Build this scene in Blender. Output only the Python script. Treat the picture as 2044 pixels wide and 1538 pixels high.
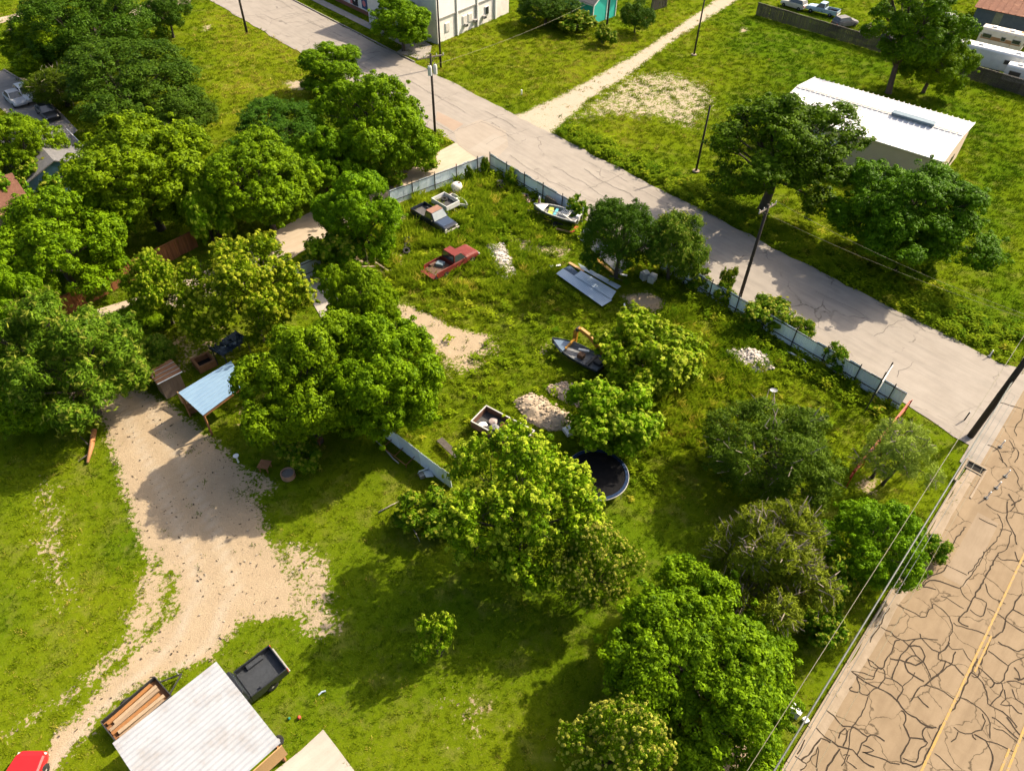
import bpy, bmesh, math, random
import numpy as np
from mathutils import Vector, Matrix

for _o in list(bpy.data.objects):
    bpy.data.objects.remove(_o)
SC = bpy.context.scene
COL = SC.collection
R = math.radians
rnd = random.Random(7)

# ------------------------------------------------------------------ camera
CAM_H = 40.0
_f, _W, _H = 1420.0, 2044.0, 1538.0
_dn = Vector((985 - _W / 2, -(2175 - _H / 2), -_f)).normalized()
_up = -_dn
_fw = Vector((0, 0, -1))
_y = (_fw - _fw.dot(_up) * _up).normalized()
_x = _y.cross(_up)
ROT = Matrix((_x, _y, _up))
cam_d = bpy.data.cameras.new('camera')
cam_d.sensor_width = 36.0
cam_d.lens = _f / _W * 36.0
cam_d.clip_start = 0.5
cam_d.clip_end = 6000
cam = bpy.data.objects.new('camera', cam_d)
COL.objects.link(cam)
cam.matrix_world = Matrix.Translation((0, 0, CAM_H)) @ ROT.to_4x4()
SC.camera = cam

# ------------------------------------------------------------------ daylight
SUN_AZ = R(32.0)      # direction towards the sun, measured from +x
SUN_EL = R(41.0)
world = bpy.data.worlds.new('World')
SC.world = world
world.use_nodes = True
_wn = world.node_tree.nodes
_wl = world.node_tree.links
_wn.clear()
_sky = _wn.new('ShaderNodeTexSky')
_sky.sky_type = 'NISHITA'
_sky.sun_disc = False
_sky.sun_elevation = SUN_EL
_sky.sun_rotation = math.pi / 2 - SUN_AZ
_sky.air_density = 1.0
_sky.dust_density = 6.0
_sky.ozone_density = 0.4
_bg = _wn.new('ShaderNodeBackground')
_bg.inputs['Strength'].default_value = 0.125
_ow = _wn.new('ShaderNodeOutputWorld')
_wl.new(_sky.outputs[0], _bg.inputs[0])
_wl.new(_bg.outputs[0], _ow.inputs[0])
sun_d = bpy.data.lights.new('sun', 'SUN')
sun_d.energy = 4.8
sun_d.angle = R(0.6)
sun_d.color = (1.0, 0.86, 0.66)
sun = bpy.data.objects.new('sun', sun_d)
COL.objects.link(sun)
_sv = Vector((math.cos(SUN_EL) * math.cos(SUN_AZ), math.cos(SUN_EL) * math.sin(SUN_AZ), math.sin(SUN_EL)))
sun.rotation_euler = _sv.to_track_quat('Z', 'Y').to_euler()
sun.location = (0, 60, 80)
SC.view_settings.view_transform = 'Standard'
SC.view_settings.look = 'None'
SC.view_settings.exposure = 0.9
SC.view_settings.gamma = 1.0
SC.view_settings.use_curve_mapping = False
SC.render.engine = 'CYCLES'
SC.cycles.use_denoising = True
SC.cycles.use_adaptive_sampling = True
SC.cycles.adaptive_threshold = 0.03
SC.cycles.max_bounces = 4
SC.cycles.diffuse_bounces = 2
SC.cycles.glossy_bounces = 1
SC.cycles.transmission_bounces = 2
SC.cycles.transparent_max_bounces = 4
SC.cycles.caustics_reflective = False
SC.cycles.caustics_refractive = False
SC.cycles.sample_clamp_indirect = 4.0

# ------------------------------------------------------------------ survey
def S(u, v, z=0.0):
    """ground position (at height z) of a point surveyed on the aerial photograph"""
    d = ROT @ Vector((u - _W / 2, -(v - _H / 2), -_f))
    t = (z - CAM_H) / d.z
    return Vector((d.x * t, d.y * t, z))
def heading(a, b):
    d = S(*b) - S(*a)
    return math.atan2(d.y, d.x)
def ppm(u, v, z=0):
    p = S(u, v, z) - Vector((0, 0, CAM_H))
    return _f / -(ROT.transposed() @ p).z
_A1 = R(-47.2)
SD, SN = Vector((math.cos(_A1), math.sin(_A1), 0)), Vector((-math.sin(_A1), math.cos(_A1), 0))
_A2 = R(48.2)
AD, AN = Vector((math.cos(_A2), math.sin(_A2), 0)), Vector((-math.sin(_A2), math.cos(_A2), 0))
def ST(a, n, z=0.0):      # street frame
    return SD * a + SN * n + Vector((0, 0, z))
def AV(a, n, z=0.0):      # avenue frame
    return AD * a + AN * n + Vector((0, 0, z))

# ------------------------------------------------------------------ value noise
_rs = np.random.RandomState(11)
_NT = _rs.rand(256, 256)
def vnoise(x, y, s=1.0, o=0):
    x = np.asarray(x) * s + 37.2 + o * 17.3; y = np.asarray(y) * s + 11.7 + o * 9.1
    xi = np.floor(x).astype(int); yi = np.floor(y).astype(int)
    fx = x - xi; fy = y - yi
    fx = fx * fx * (3 - 2 * fx); fy = fy * fy * (3 - 2 * fy)
    a = _NT[xi % 256, yi % 256]; b = _NT[(xi + 1) % 256, yi % 256]
    c = _NT[xi % 256, (yi + 1) % 256]; d = _NT[(xi + 1) % 256, (yi + 1) % 256]
    return (a * (1 - fx) + b * fx) * (1 - fy) + (c * (1 - fx) + d * fx) * fy
def fbm(x, y, s=1.0, o=0, n=4):
    t = 0; w = 0.5; tot = 0
    for i in range(n):
        t = t + w * vnoise(x, y, s * 2 ** i, o + i * 3); tot += w; w *= 0.5
    return t / tot
def sstep(a, b, x):
    t = np.clip((x - a) / (b - a), 0, 1)
    return t * t * (3 - 2 * t)

# ------------------------------------------------------------------ materials
MATS = {}
def _mat(name):
    m = bpy.data.materials.new(name)
    m.use_nodes = True
    return m, m.node_tree.nodes, m.node_tree.links, m.node_tree.nodes['Principled BSDF']
def PM(name, c1, c2=None, scale=3.0, rough=0.7, metal=0.0, bump=0.0, bscale=30.0, spec=0.4, coat=0.0, c3=None, c3lo=0.58, c3hi=0.66, s3=2.0, stretch=None, vary=0.0):
    """noise-mixed two or three tone material in object space"""
    if name in MATS:
        return MATS[name]
    m, N, L, b = _mat(name)
    if c2 is None:
        c2 = tuple(c * 0.75 for c in c1)
    tc = N.new('ShaderNodeTexCoord')
    vec = tc.outputs['Object']
    if stretch:
        mp = N.new('ShaderNodeMapping'); mp.inputs['Scale'].default_value = stretch
        L.new(vec, mp.inputs[0]); vec = mp.outputs[0]
    n = N.new('ShaderNodeTexNoise'); n.inputs['Scale'].default_value = scale; n.inputs['Detail'].default_value = 6; n.inputs['Roughness'].default_value = 0.65
    L.new(vec, n.inputs['Vector'])
    cr = N.new('ShaderNodeMapRange'); cr.inputs[1].default_value = 0.32; cr.inputs[2].default_value = 0.68
    L.new(n.outputs[0], cr.inputs[0])
    mx = N.new('ShaderNodeMix'); mx.data_type = 'RGBA'
    mx.inputs[6].default_value = (*c1, 1); mx.inputs[7].default_value = (*c2, 1)
    L.new(cr.outputs[0], mx.inputs[0])
    out = mx.outputs[2]
    if c3:
        n3 = N.new('ShaderNodeTexNoise'); n3.inputs['Scale'].default_value = s3; n3.inputs['Detail'].default_value = 8; n3.inputs['Roughness'].default_value = 0.7
        L.new(tc.outputs['Object'], n3.inputs['Vector'])
        r3 = N.new('ShaderNodeMapRange'); r3.inputs[1].default_value = c3lo; r3.inputs[2].default_value = c3hi
        L.new(n3.outputs[0], r3.inputs[0])
        m3 = N.new('ShaderNodeMix'); m3.data_type = 'RGBA'; m3.inputs[7].default_value = (*c3, 1)
        L.new(out, m3.inputs[6]); L.new(r3.outputs[0], m3.inputs[0]); out = m3.outputs[2]
    if vary:
        oi = N.new('ShaderNodeObjectInfo')
        hv = N.new('ShaderNodeHueSaturation')
        rr = N.new('ShaderNodeMapRange'); rr.inputs[3].default_value = 1 - vary; rr.inputs[4].default_value = 1 + vary
        L.new(oi.outputs['Random'], rr.inputs[0]); L.new(rr.outputs[0], hv.inputs['Value']); L.new(out, hv.inputs['Color']); out = hv.outputs[0]
    L.new(out, b.inputs['Base Color'])
    b.inputs['Roughness'].default_value = rough
    b.inputs['Metallic'].default_value = metal
    b.inputs['Specular IOR Level'].default_value = spec
    b.inputs['Coat Weight'].default_value = coat
    if bump:
        nb = N.new('ShaderNodeTexNoise'); nb.inputs['Scale'].default_value = bscale; nb.inputs['Detail'].default_value = 5
        L.new(vec, nb.inputs['Vector'])
        bp = N.new('ShaderNodeBump'); bp.inputs['Strength'].default_value = bump; bp.inputs['Distance'].default_value = 0.05
        L.new(nb.outputs[0], bp.inputs['Height']); L.new(bp.outputs[0], b.inputs['Normal'])
    MATS[name] = m
    return m

# ------------------------------------------------------------------ mesh builder
class MB:
    def __init__(s):
        s.v = []; s.f = []; s.mi = []
    def add(s, vs, fs, mi=0):
        o = len(s.v)
        s.v += [tuple(p) for p in vs]
        s.f += [tuple(i + o for i in f) for f in fs]
        s.mi += [mi] * len(fs)
        return s
    def box(s, c, d, rz=0.0, mi=0, M=None):
        x, y, z = d[0] / 2, d[1] / 2, d[2] / 2
        P = [Vector(p) for p in ((-x, -y, -z), (x, -y, -z), (x, y, -z), (-x, y, -z), (-x, -y, z), (x, -y, z), (x, y, z), (-x, y, z))]
        if M is None:
            M = Matrix.Rotation(rz, 3, 'Z')
        return s.add([M @ p + Vector(c) for p in P], [(0, 3, 2, 1), (4, 5, 6, 7), (0, 1, 5, 4), (1, 2, 6, 5), (2, 3, 7, 6), (3, 0, 4, 7)], mi)
    def bar(s, p, q, w, h, mi=0):
        p = Vector(p); q = Vector(q); d = (q - p)
        l = d.length; d.normalize()
        up = Vector((0, 0, 1)) if abs(d.z) < 0.95 else Vector((1, 0, 0))
        sd = d.cross(up).normalized(); u2 = sd.cross(d)
        M = Matrix((d, sd, u2)).transposed()
        return s.box((p + q) / 2, (l, w, h), mi=mi, M=M)
    def tube(s, pts, r, n=8, mi=0):
        pts = [Vector(p) for p in pts]
        if not isinstance(r, (list, tuple)):
            r = [r] * len(pts)
        rings = []
        for i, p in enumerate(pts):
            d = (pts[min(i + 1, len(pts) - 1)] - pts[max(i - 1, 0)]).normalized()
            up = Vector((0, 0, 1)) if abs(d.z) < 0.9 else Vector((1, 0, 0))
            a = d.cross(up).normalized(); b = a.cross(d)
            rings.append([p + (a * math.cos(t) + b * math.sin(t)) * r[i] for t in [2 * math.pi * k / n for k in range(n)]])
        return s.loft(rings, mi=mi)
    def loft(s, rings, cap=True, mi=0, closed=True):
        n = len(rings[0]); vs = [p for r in rings for p in r]; fs = []
        for i in range(len(rings) - 1):
            for k in range(n if closed else n - 1):
                a = i * n + k; b = i * n + (k + 1) % n
                fs.append((a, b, b + n, a + n))
        if cap:
            fs.append(tuple(range(n - 1, -1, -1))); fs.append(tuple((len(rings) - 1) * n + k for k in range(n)))
        return s.add(vs, fs, mi)
    def prism(s, poly, z0, z1, mi=0):
        return s.loft([[(p[0], p[1], z0) for p in poly], [(p[0], p[1], z1) for p in poly]], mi=mi)
    def cyl(s, c, r, h, n=16, axis='z', mi=0, r2=None):
        r2 = r if r2 is None else r2
        c = Vector(c)
        ax = {'x': Vector((1, 0, 0)), 'y': Vector((0, 1, 0)), 'z': Vector((0, 0, 1))}[axis]
        A = {'x': Vector((0, 1, 0)), 'y': Vector((0, 0, 1)), 'z': Vector((1, 0, 0))}[axis]
        B = ax.cross(A)
        rg = lambda rr, o: [c + ax * o + (A * math.cos(t) + B * math.sin(t)) * rr for t in [2 * math.pi * k / n for k in range(n)]]
        return s.loft([rg(r, -h / 2), rg(r2, h / 2)], mi=mi)
    def ring(s, c, r0, r1, z0, z1, n=32, mi=0):
        c = Vector(c); vs = []; fs = []
        for k in range(n):
            t = 2 * math.pi * k / n; e = Vector((math.cos(t), math.sin(t), 0))
            for rr, z in ((r0, z0), (r1, z0), (r1, z1), (r0, z1)):
                vs.append(c + e * rr + Vector((0, 0, z)))
        for k in range(n):
            a = 4 * k; b = 4 * ((k + 1) % n)
            for j in range(4):
                j2 = (j + 1) % 4
                fs.append((a + j, b + j, b + j2, a + j2))
        return s.add(vs, fs, mi)
    def quad(s, a, b, c, d, mi=0, t=0.0):
        if t:
            a, b, c, d = map(Vector, (a, b, c, d)); n = (b - a).cross(d - a).normalized() * t
            return s.loft([[a, b, c, d], [a + n, b + n, c + n, d + n]], mi=mi)
        return s.add([a, b, c, d], [(0, 1, 2, 3)], mi)
    def mesh(s, name, mats, smooth=False):
        me = bpy.data.meshes.new(name)
        me.from_pydata(s.v, [], s.f)
        for m in (mats if isinstance(mats, (list, tuple)) else [mats]):
            me.materials.append(m)
        if any(s.mi):
            me.polygons.foreach_set('material_index', s.mi)
        if smooth:
            me.polygons.foreach_set('use_smooth', [True] * len(me.polygons))
        bm = bmesh.new(); bm.from_mesh(me); bmesh.ops.recalc_face_normals(bm, faces=bm.faces); bm.to_mesh(me); bm.free()
        return me
    def build(s, name, mats, parent=None, smooth=False, bevel=0.0, seg=2):
        o = bpy.data.objects.new(name, s.mesh(name, mats, smooth))
        COL.objects.link(o)
        if parent is not None:
            o.parent = parent
        if bevel:
            b = o.modifiers.new('bevel', 'BEVEL'); b.width = bevel; b.segments = seg; b.limit_method = 'ANGLE'; b.angle_limit = R(35)
        return o
def link(name, me, parent=None, loc=(0, 0, 0), rot=(0, 0, 0), scale=(1, 1, 1)):
    o = bpy.data.objects.new(name, me); COL.objects.link(o)
    o.location = loc; o.rotation_euler = rot; o.scale = scale
    if parent is not None: o.parent = parent
    return o
def tag(o, label, cat, group=None):
    o['label'] = label; o['category'] = cat
    if group: o['group'] = group
    return o
def thing(name, label, cat, loc=(0, 0, 0), rz=0.0, group=None):
    o = bpy.data.objects.new(name, None); COL.objects.link(o)
    o.empty_display_size = 0.3
    o.location = loc; o.rotation_euler = (0, 0, rz)
    return tag(o, label, cat, group)
def struct(o):
    o['kind'] = 'structure'; return o
def stuff(o):
    o['kind'] = 'stuff'; return o

# ------------------------------------------------------------------ polygons
def inpoly(x, y, P):
    P = np.asarray(P); ins = np.zeros(x.shape, bool); j = len(P) - 1
    for i in range(len(P)):
        xi, yi = P[i]; xj, yj = P[j]
        c = ((yi > y) != (yj > y)) & (x < (xj - xi) * (y - yi) / (yj - yi + 1e-12) + xi)
        ins ^= c; j = i
    return ins
def sdpoly(x, y, P):
    P = np.asarray(P); d = np.full(x.shape, 1e9)
    for i in range(len(P)):
        a = P[i]; b = P[(i + 1) % len(P)]; ab = b - a
        t = np.clip(((x - a[0]) * ab[0] + (y - a[1]) * ab[1]) / (ab @ ab + 1e-9), 0, 1)
        d = np.minimum(d, np.hypot(x - a[0] - t * ab[0], y - a[1] - t * ab[1]))
    return np.where(inpoly(x, y, P), d, -d)
def px(*pts):
    return [tuple(S(*p)[:2]) for p in pts]

# bare-soil areas: polygon, softness (m), strength, paleness
DIRT = [
    (px((195, 800), (265, 772), (330, 800), (390, 850), (440, 890), (492, 950), (470, 985), (520, 1010), (535, 1085), (560, 1110), (590, 1180), (585, 1225), (480, 1240), (425, 1310), (330, 1345), (262, 1372), (150, 1480), (100, 1560), (40, 1560), (110, 1470), (210, 1360), (285, 1285), (350, 1220), (345, 1140), (290, 1110), (268, 1050), (238, 950)), 1.3, 1.0, 0.35),
    (px((0, 1490), (60, 1440), (150, 1400), (240, 1320), (290, 1290), (330, 1230), (345, 1140), (290, 1110), (262, 1180), (230, 1280), (130, 1380), (0, 1450)), 1.0, 0.62, 0.3),
    (px((420, 880), (500, 930), (560, 960), (545, 985), (480, 1000), (430, 940)), 0.8, 0.62, 0.35),
    (px((545, 1085), (610, 1075), (655, 1110), (672, 1180), (685, 1265), (640, 1285), (585, 1270), (560, 1180)), 1.4, 0.64, 0.4),
    (px((775, 595), (850, 622), (900, 652), (978, 668), (955, 705), (900, 718), (850, 690), (800, 645)), 1.0, 0.95, 0.4),
    (px((850, 690), (990, 665), (1010, 700), (930, 760), (870, 740)), 1.8, 0.56, 0.3),
    (px((1240, 590), (1290, 580), (1330, 600), (1310, 625), (1260, 620)), 0.8, 0.85, 0.3),
    (px((1015, 465), (1080, 480), (1140, 500), (1130, 520), (1050, 505), (1090, 545), (1060, 545)), 1.4, 0.66, 0.4),
    (px((1000, 236), (1035, 226), (1120, 188), (1270, 106), (1375, 36), (1440, -10), (1490, -10), (1420, 34), (1330, 92), (1255, 152), (1175, 200), (1112, 258), (1085, 285)), 1.0, 0.74, 1.0),
    (px((1125, 245), (1180, 195), (1250, 145), (1340, 140), (1420, 165), (1440, 210), (1390, 262), (1310, 240), (1210, 235)), 3.0, 0.54, 0.8),
    (px((560, 160), (640, 155), (650, 178), (580, 182)), 1.2, 0.66, 0.7),
    (px((395, 50), (425, 48), (430, 60), (400, 64)), 0.8, 0.5, 0.5),
    (px((360, 640), (470, 650), (480, 720), (350, 745), (300, 690)), 1.5, 0.46, 0.0),
    (px((470, 800), (560, 820), (560, 870), (470, 850)), 1.2, 0.6, 0.0),
    (px((1430, 1480), (1500, 1440), (1540, 1480), (1490, 1560), (1400, 1560)), 1.0, 0.62, 0.3),
    (px((1710, 945), (1760, 945), (1760, 990), (1715, 985)), 0.8, 0.6, 0.3),
    (px((60, 950), (130, 960), (150, 1100), (160, 1230), (90, 1230), (50, 1080)), 2.0, 0.5, 0.4),
    (px((860, 1330), (1000, 1380), (1000, 1500), (880, 1480)), 2.5, 0.42, 0.3),
    (px((1470, 60), (1485, 50), (1500, 60), (1480, 70)), 0.8, 0.55, 0.5),
    (px((700, 470), (800, 490), (830, 530), (740, 560), (690, 520)), 1.2, 0.45, 0.1),
    (px((1180, 690), (1110, 690), (1090, 720), (1060, 700), (1110, 670)), 1.2, 0.55, 0.3),
]
def dirt_at(x, y):
    d = np.zeros(x.shape); p = np.zeros(x.shape)
    for P, soft, st, pale in DIRT:
        bb = np.asarray(P)
        k = (x > bb[:, 0].min() - 4) & (x < bb[:, 0].max() + 4) & (y > bb[:, 1].min() - 4) & (y < bb[:, 1].max() + 4)
        if not k.any(): continue
        m = st * sstep(-soft, soft, sdpoly(x[k], y[k], P))
        dk = d[k]; pk = p[k]
        pk = np.where(m > dk, pale, pk); d[k] = np.maximum(dk, m); p[k] = pk
    for l in RUTS:
        for a, b in zip(l[:-1], l[1:]):
            a = np.array(a); b = np.array(b); ab = b - a; t = np.clip(((x - a[0]) * ab[0] + (y - a[1]) * ab[1]) / (ab @ ab), 0, 1)
            e = np.hypot(x - a[0] - t * ab[0], y - a[1] - t * ab[1]); p = np.maximum(p, .85 * np.exp(-(e / .38) ** 2) * (d > .3))
    return d, p
RUTS = [px((235, 800), (300, 930), (370, 1080), (400, 1180), (340, 1290), (200, 1420), (90, 1540)), px((285, 790), (360, 920), (430, 1060), (470, 1170), (410, 1290), (270, 1400), (140, 1540))]
LOT = px((966, 345), (1150, 440), (1240, 545), (1350, 560), (1808, 815), (1690, 965), (1500, 900), (1260, 1000), (900, 960), (760, 850), (780, 640), (690, 545), (800, 420))
TALL = [px((830, 400), (966, 345), (1060, 400), (1100, 470), (1060, 560), (900, 590), (800, 560), (740, 520)),
        px((1280, 620), (1400, 620), (1560, 720), (1500, 780), (1420, 800), (1420, 900), (1300, 920), (1290, 760)),
        px((960, 480), (1120, 540), (1120, 600), (950, 590))]
# ================================================================== GROUND
def ground_material():
    m, N, L, b = _mat('grass_and_soil')
    def noise(scale, det=6, ro=0.65, vec=None):
        n = N.new('ShaderNodeTexNoise'); n.inputs['Scale'].default_value = scale; n.inputs['Detail'].default_value = det; n.inputs['Roughness'].default_value = ro
        L.new(vec or geo.outputs['Position'], n.inputs['Vector']); return n.outputs[0]
    def mr(x, a, b2, c=0.0, d=1.0):
        r = N.new('ShaderNodeMapRange'); r.inputs[1].default_value = a; r.inputs[2].default_value = b2; r.inputs[3].default_value = c; r.inputs[4].default_value = d
        L.new(x, r.inputs[0]); return r.outputs[0]
    def mix(f, a, c):
        x = N.new('ShaderNodeMix'); x.data_type = 'RGBA'; L.new(f, x.inputs[0])
        for s, k in ((a, 6), (c, 7)):
            if isinstance(s, tuple): x.inputs[k].default_value = (*s, 1)
            else: L.new(s, x.inputs[k])
        return x.outputs[2]
    def math_(op, a, c):
        x = N.new('ShaderNodeMath'); x.operation = op
        for s, k in ((a, 0), (c, 1)):
            if isinstance(s, (int, float)): x.inputs[k].default_value = s
            else: L.new(s, x.inputs[k])
        return x.outputs[0]
    geo = N.new('ShaderNodeNewGeometry')
    def attr(n):
        a = N.new('ShaderNodeAttribute'); a.attribute_name = n; return a.outputs['Fac']
    d, pale, tint = attr('dirt'), attr('pale'), attr('tint')
    n_mid, n_hi, n_vhi = noise(0.9), noise(4.5), noise(16.0)
    g = mix(math_('ADD', math_('MULTIPLY', tint, 0.8), math_('MULTIPLY', mr(n_hi, 0.3, 0.7), 0.18)), (0.048, 0.098, 0.003), (0.15, 0.176, 0.005))
    g = mix(mr(n_vhi, 0.5, 0.75, 0, 0.5), g, (0.03, 0.06, 0.004))
    g = mix(mr(noise(7.0, 8, 0.75), 0.58, 0.7, 0, 0.7), g, (0.22, 0.175, 0.065))
    g = mix(mr(noise(0.45, 7, 0.7), 0.52, 0.74, 0, 0.5), g, (0.19, 0.16, 0.05))
    soil = mix(mr(n_mid, 0.3, 0.7), (0.285, 0.205, 0.118), (0.37, 0.28, 0.17))
    soil = mix(mr(n_vhi, 0.42, 0.75, 0, 0.6), soil, (0.22, 0.155, 0.088))
    soil = mix(pale, soil, (0.37, 0.315, 0.24))
    soil = mix(mr(noise(22.0, 3), 0.66, 0.72, 0, 0.8), soil, (0.10, 0.075, 0.035))
    wob = math_('ADD', math_('MULTIPLY', math_('SUBTRACT', n_hi, 0.5), 1.5), math_('MULTIPLY', math_('SUBTRACT', n_mid, 0.5), 0.9))
    fac = mr(math_('ADD', d, wob), 0.44, 0.58)
    fac = math_('MULTIPLY', fac, mr(d, 0.04, 0.2))
    col = mix(fac, g, soil)
    L.new(col, b.inputs['Base Color'])
    b.inputs['Roughness'].default_value = 1.0
    b.inputs['Specular IOR Level'].default_value = 0.0
    bp = N.new('ShaderNodeBump'); bp.inputs['Strength'].default_value = 0.55; bp.inputs['Distance'].default_value = 0.08
    L.new(math_('ADD', n_vhi, n_hi), bp.inputs['Height']); L.new(bp.outputs[0], b.inputs['Normal'])
    return m
def build_ground():
    xs = np.concatenate([[-2500, -900, -400, -220, -150, -115], np.arange(-95, 100.01, 0.5), [120, 150, 220, 400, 900, 2500]])
    ys = np.concatenate([[-2500, -900, -300, -120, -50, -20, -5], np.arange(2, 150.01, 0.5), [170, 210, 300, 500, 1000, 3000]])
    X, Y = np.meshgrid(xs, ys)
    x = X.ravel(); y = Y.ravel()
    near = (np.abs(x) < 110) & (y > -10) & (y < 160)
    d = np.zeros(x.shape); p = np.zeros(x.shape)
    d[near], p[near] = dirt_at(x[near], y[near])
    z = -0.05 + 0.05 * (fbm(x, y, 0.35) - 0.5) + 0.03 * (fbm(x, y, 1.3, 4) - 0.5)
    z = np.where(near, z, -0.05)
    tint = tint_at(x, y)
    nx, ny = len(xs), len(ys)
    idx = np.arange(nx * ny).reshape(ny, nx)
    q = np.stack([idx[:-1, :-1], idx[:-1, 1:], idx[1:, 1:], idx[1:, :-1]], -1).reshape(-1, 4)
    me = bpy.data.meshes.new('ground')
    me.vertices.add(len(x)); me.vertices.foreach_set('co', np.stack([x, y, z], 1).ravel())
    me.loops.add(q.size); me.loops.foreach_set('vertex_index', q.ravel().astype(np.int32))
    me.polygons.add(len(q)); me.polygons.foreach_set('loop_start', np.arange(0, q.size, 4, dtype=np.int32)); me.polygons.foreach_set('loop_total', np.full(len(q), 4, np.int32))
    me.polygons.foreach_set('use_smooth', np.ones(len(q), bool))
    me.update()
    for n, a in (('dirt', d), ('pale', p), ('tint', tint)):
        at = me.attributes.new(n, 'FLOAT', 'POINT'); at.data.foreach_set('value', a.astype(np.float32))
    me.materials.append(ground_material())
    o = bpy.data.objects.new('ground', me); COL.objects.link(o)
    return struct(o)
YELLOWS = [(px((830, 345), (960, 350), (1060, 420), (1050, 480), (900, 470), (830, 430)), 0.12), (px((1340, 640), (1420, 650), (1420, 700), (1350, 700)), 0.3), (px((760, 560), (1100, 560), (1200, 700), (900, 860), (780, 700)), 0.14), (px((1280, 620), (1450, 620), (1580, 740), (1420, 900), (1300, 900)), 0.05), (px((1100, 100), (1420, 150), (1450, 300), (1150, 270)), 0.15), (px((430, 20), (650, 100), (640, 230), (430, 250)), 0.32), (px((900, 60), (1250, 100), (1100, 220), (800, 110)), 0.2), (px((0, 850), (200, 900), (250, 1200), (0, 1500)), 0.12), (px((1180, 80), (1330, 40), (1370, 30), (1280, 90), (1180, 130)), 0.3)]
LUSH = [(px((1060, 560), (1350, 600), (1450, 760), (1350, 1000), (1150, 780)), 0.05), (px((700, 1050), (1250, 1150), (1200, 1400), (700, 1300)), 0.2), (px((1100, 1020), (1400, 1000), (1420, 1150), (1280, 1150)), 0.25), (px((1430, 10), (2044, 180), (2044, 700), (1900, 400), (1500, 200)), 0.26)]
def tint_at(x, y):
    t = 0.02 + 0.75 * fbm(x, y, 0.16, 2) + 0.2 * (fbm(x, y, 0.9, 5) - 0.5)
    for P, s in YELLOWS: t = t + s * sstep(-3, 3, sdpoly(x, y, P))
    for P, s in LUSH: t = t - s * sstep(-4, 4, sdpoly(x, y, P))
    return np.clip(t, 0, 1)
build_ground()

# ================================================================== ROADS
def strip(name, fr, a0, a1, n0, n1, z, mat, jit=0.0, step=1.0, o=0):
    """road sheet in a road frame with worn, uneven edges"""
    k = max(2, int((a1 - a0) / step)); aa = np.linspace(a0, a1, k + 1)
    e0 = n0 + jit * (fbm(aa, aa * 0 + o, 0.5, o) - 0.5) * 2; e1 = n1 + jit * (fbm(aa, aa * 0 + o + 9, 0.5, o + 1) - 0.5) * 2
    mb = MB(); vs = []; fs = []
    for i in range(k + 1):
        vs += [fr(float(aa[i]), float(e0[i]), z), fr(float(aa[i]), float(e1[i]), z)]
    for i in range(k):
        fs.append((2 * i, 2 * i + 2, 2 * i + 3, 2 * i + 1))
    mb.add(vs, fs)
    return mb.build(name, mat)
def flat_poly(name, pts, z, mat):
    me = bpy.data.meshes.new(name)
    bm = bmesh.new()
    f = bm.faces.new([bm.verts.new((p[0], p[1], z)) for p in pts])
    bmesh.ops.triangulate(bm, faces=[f]); bmesh.ops.recalc_face_normals(bm, faces=bm.faces)
    for g in bm.faces:
        if g.normal.z < 0: g.normal_flip()
    bm.to_mesh(me); bm.free(); me.materials.append(mat)
    o = bpy.data.objects.new(name, me); COL.objects.link(o); return o
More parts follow.
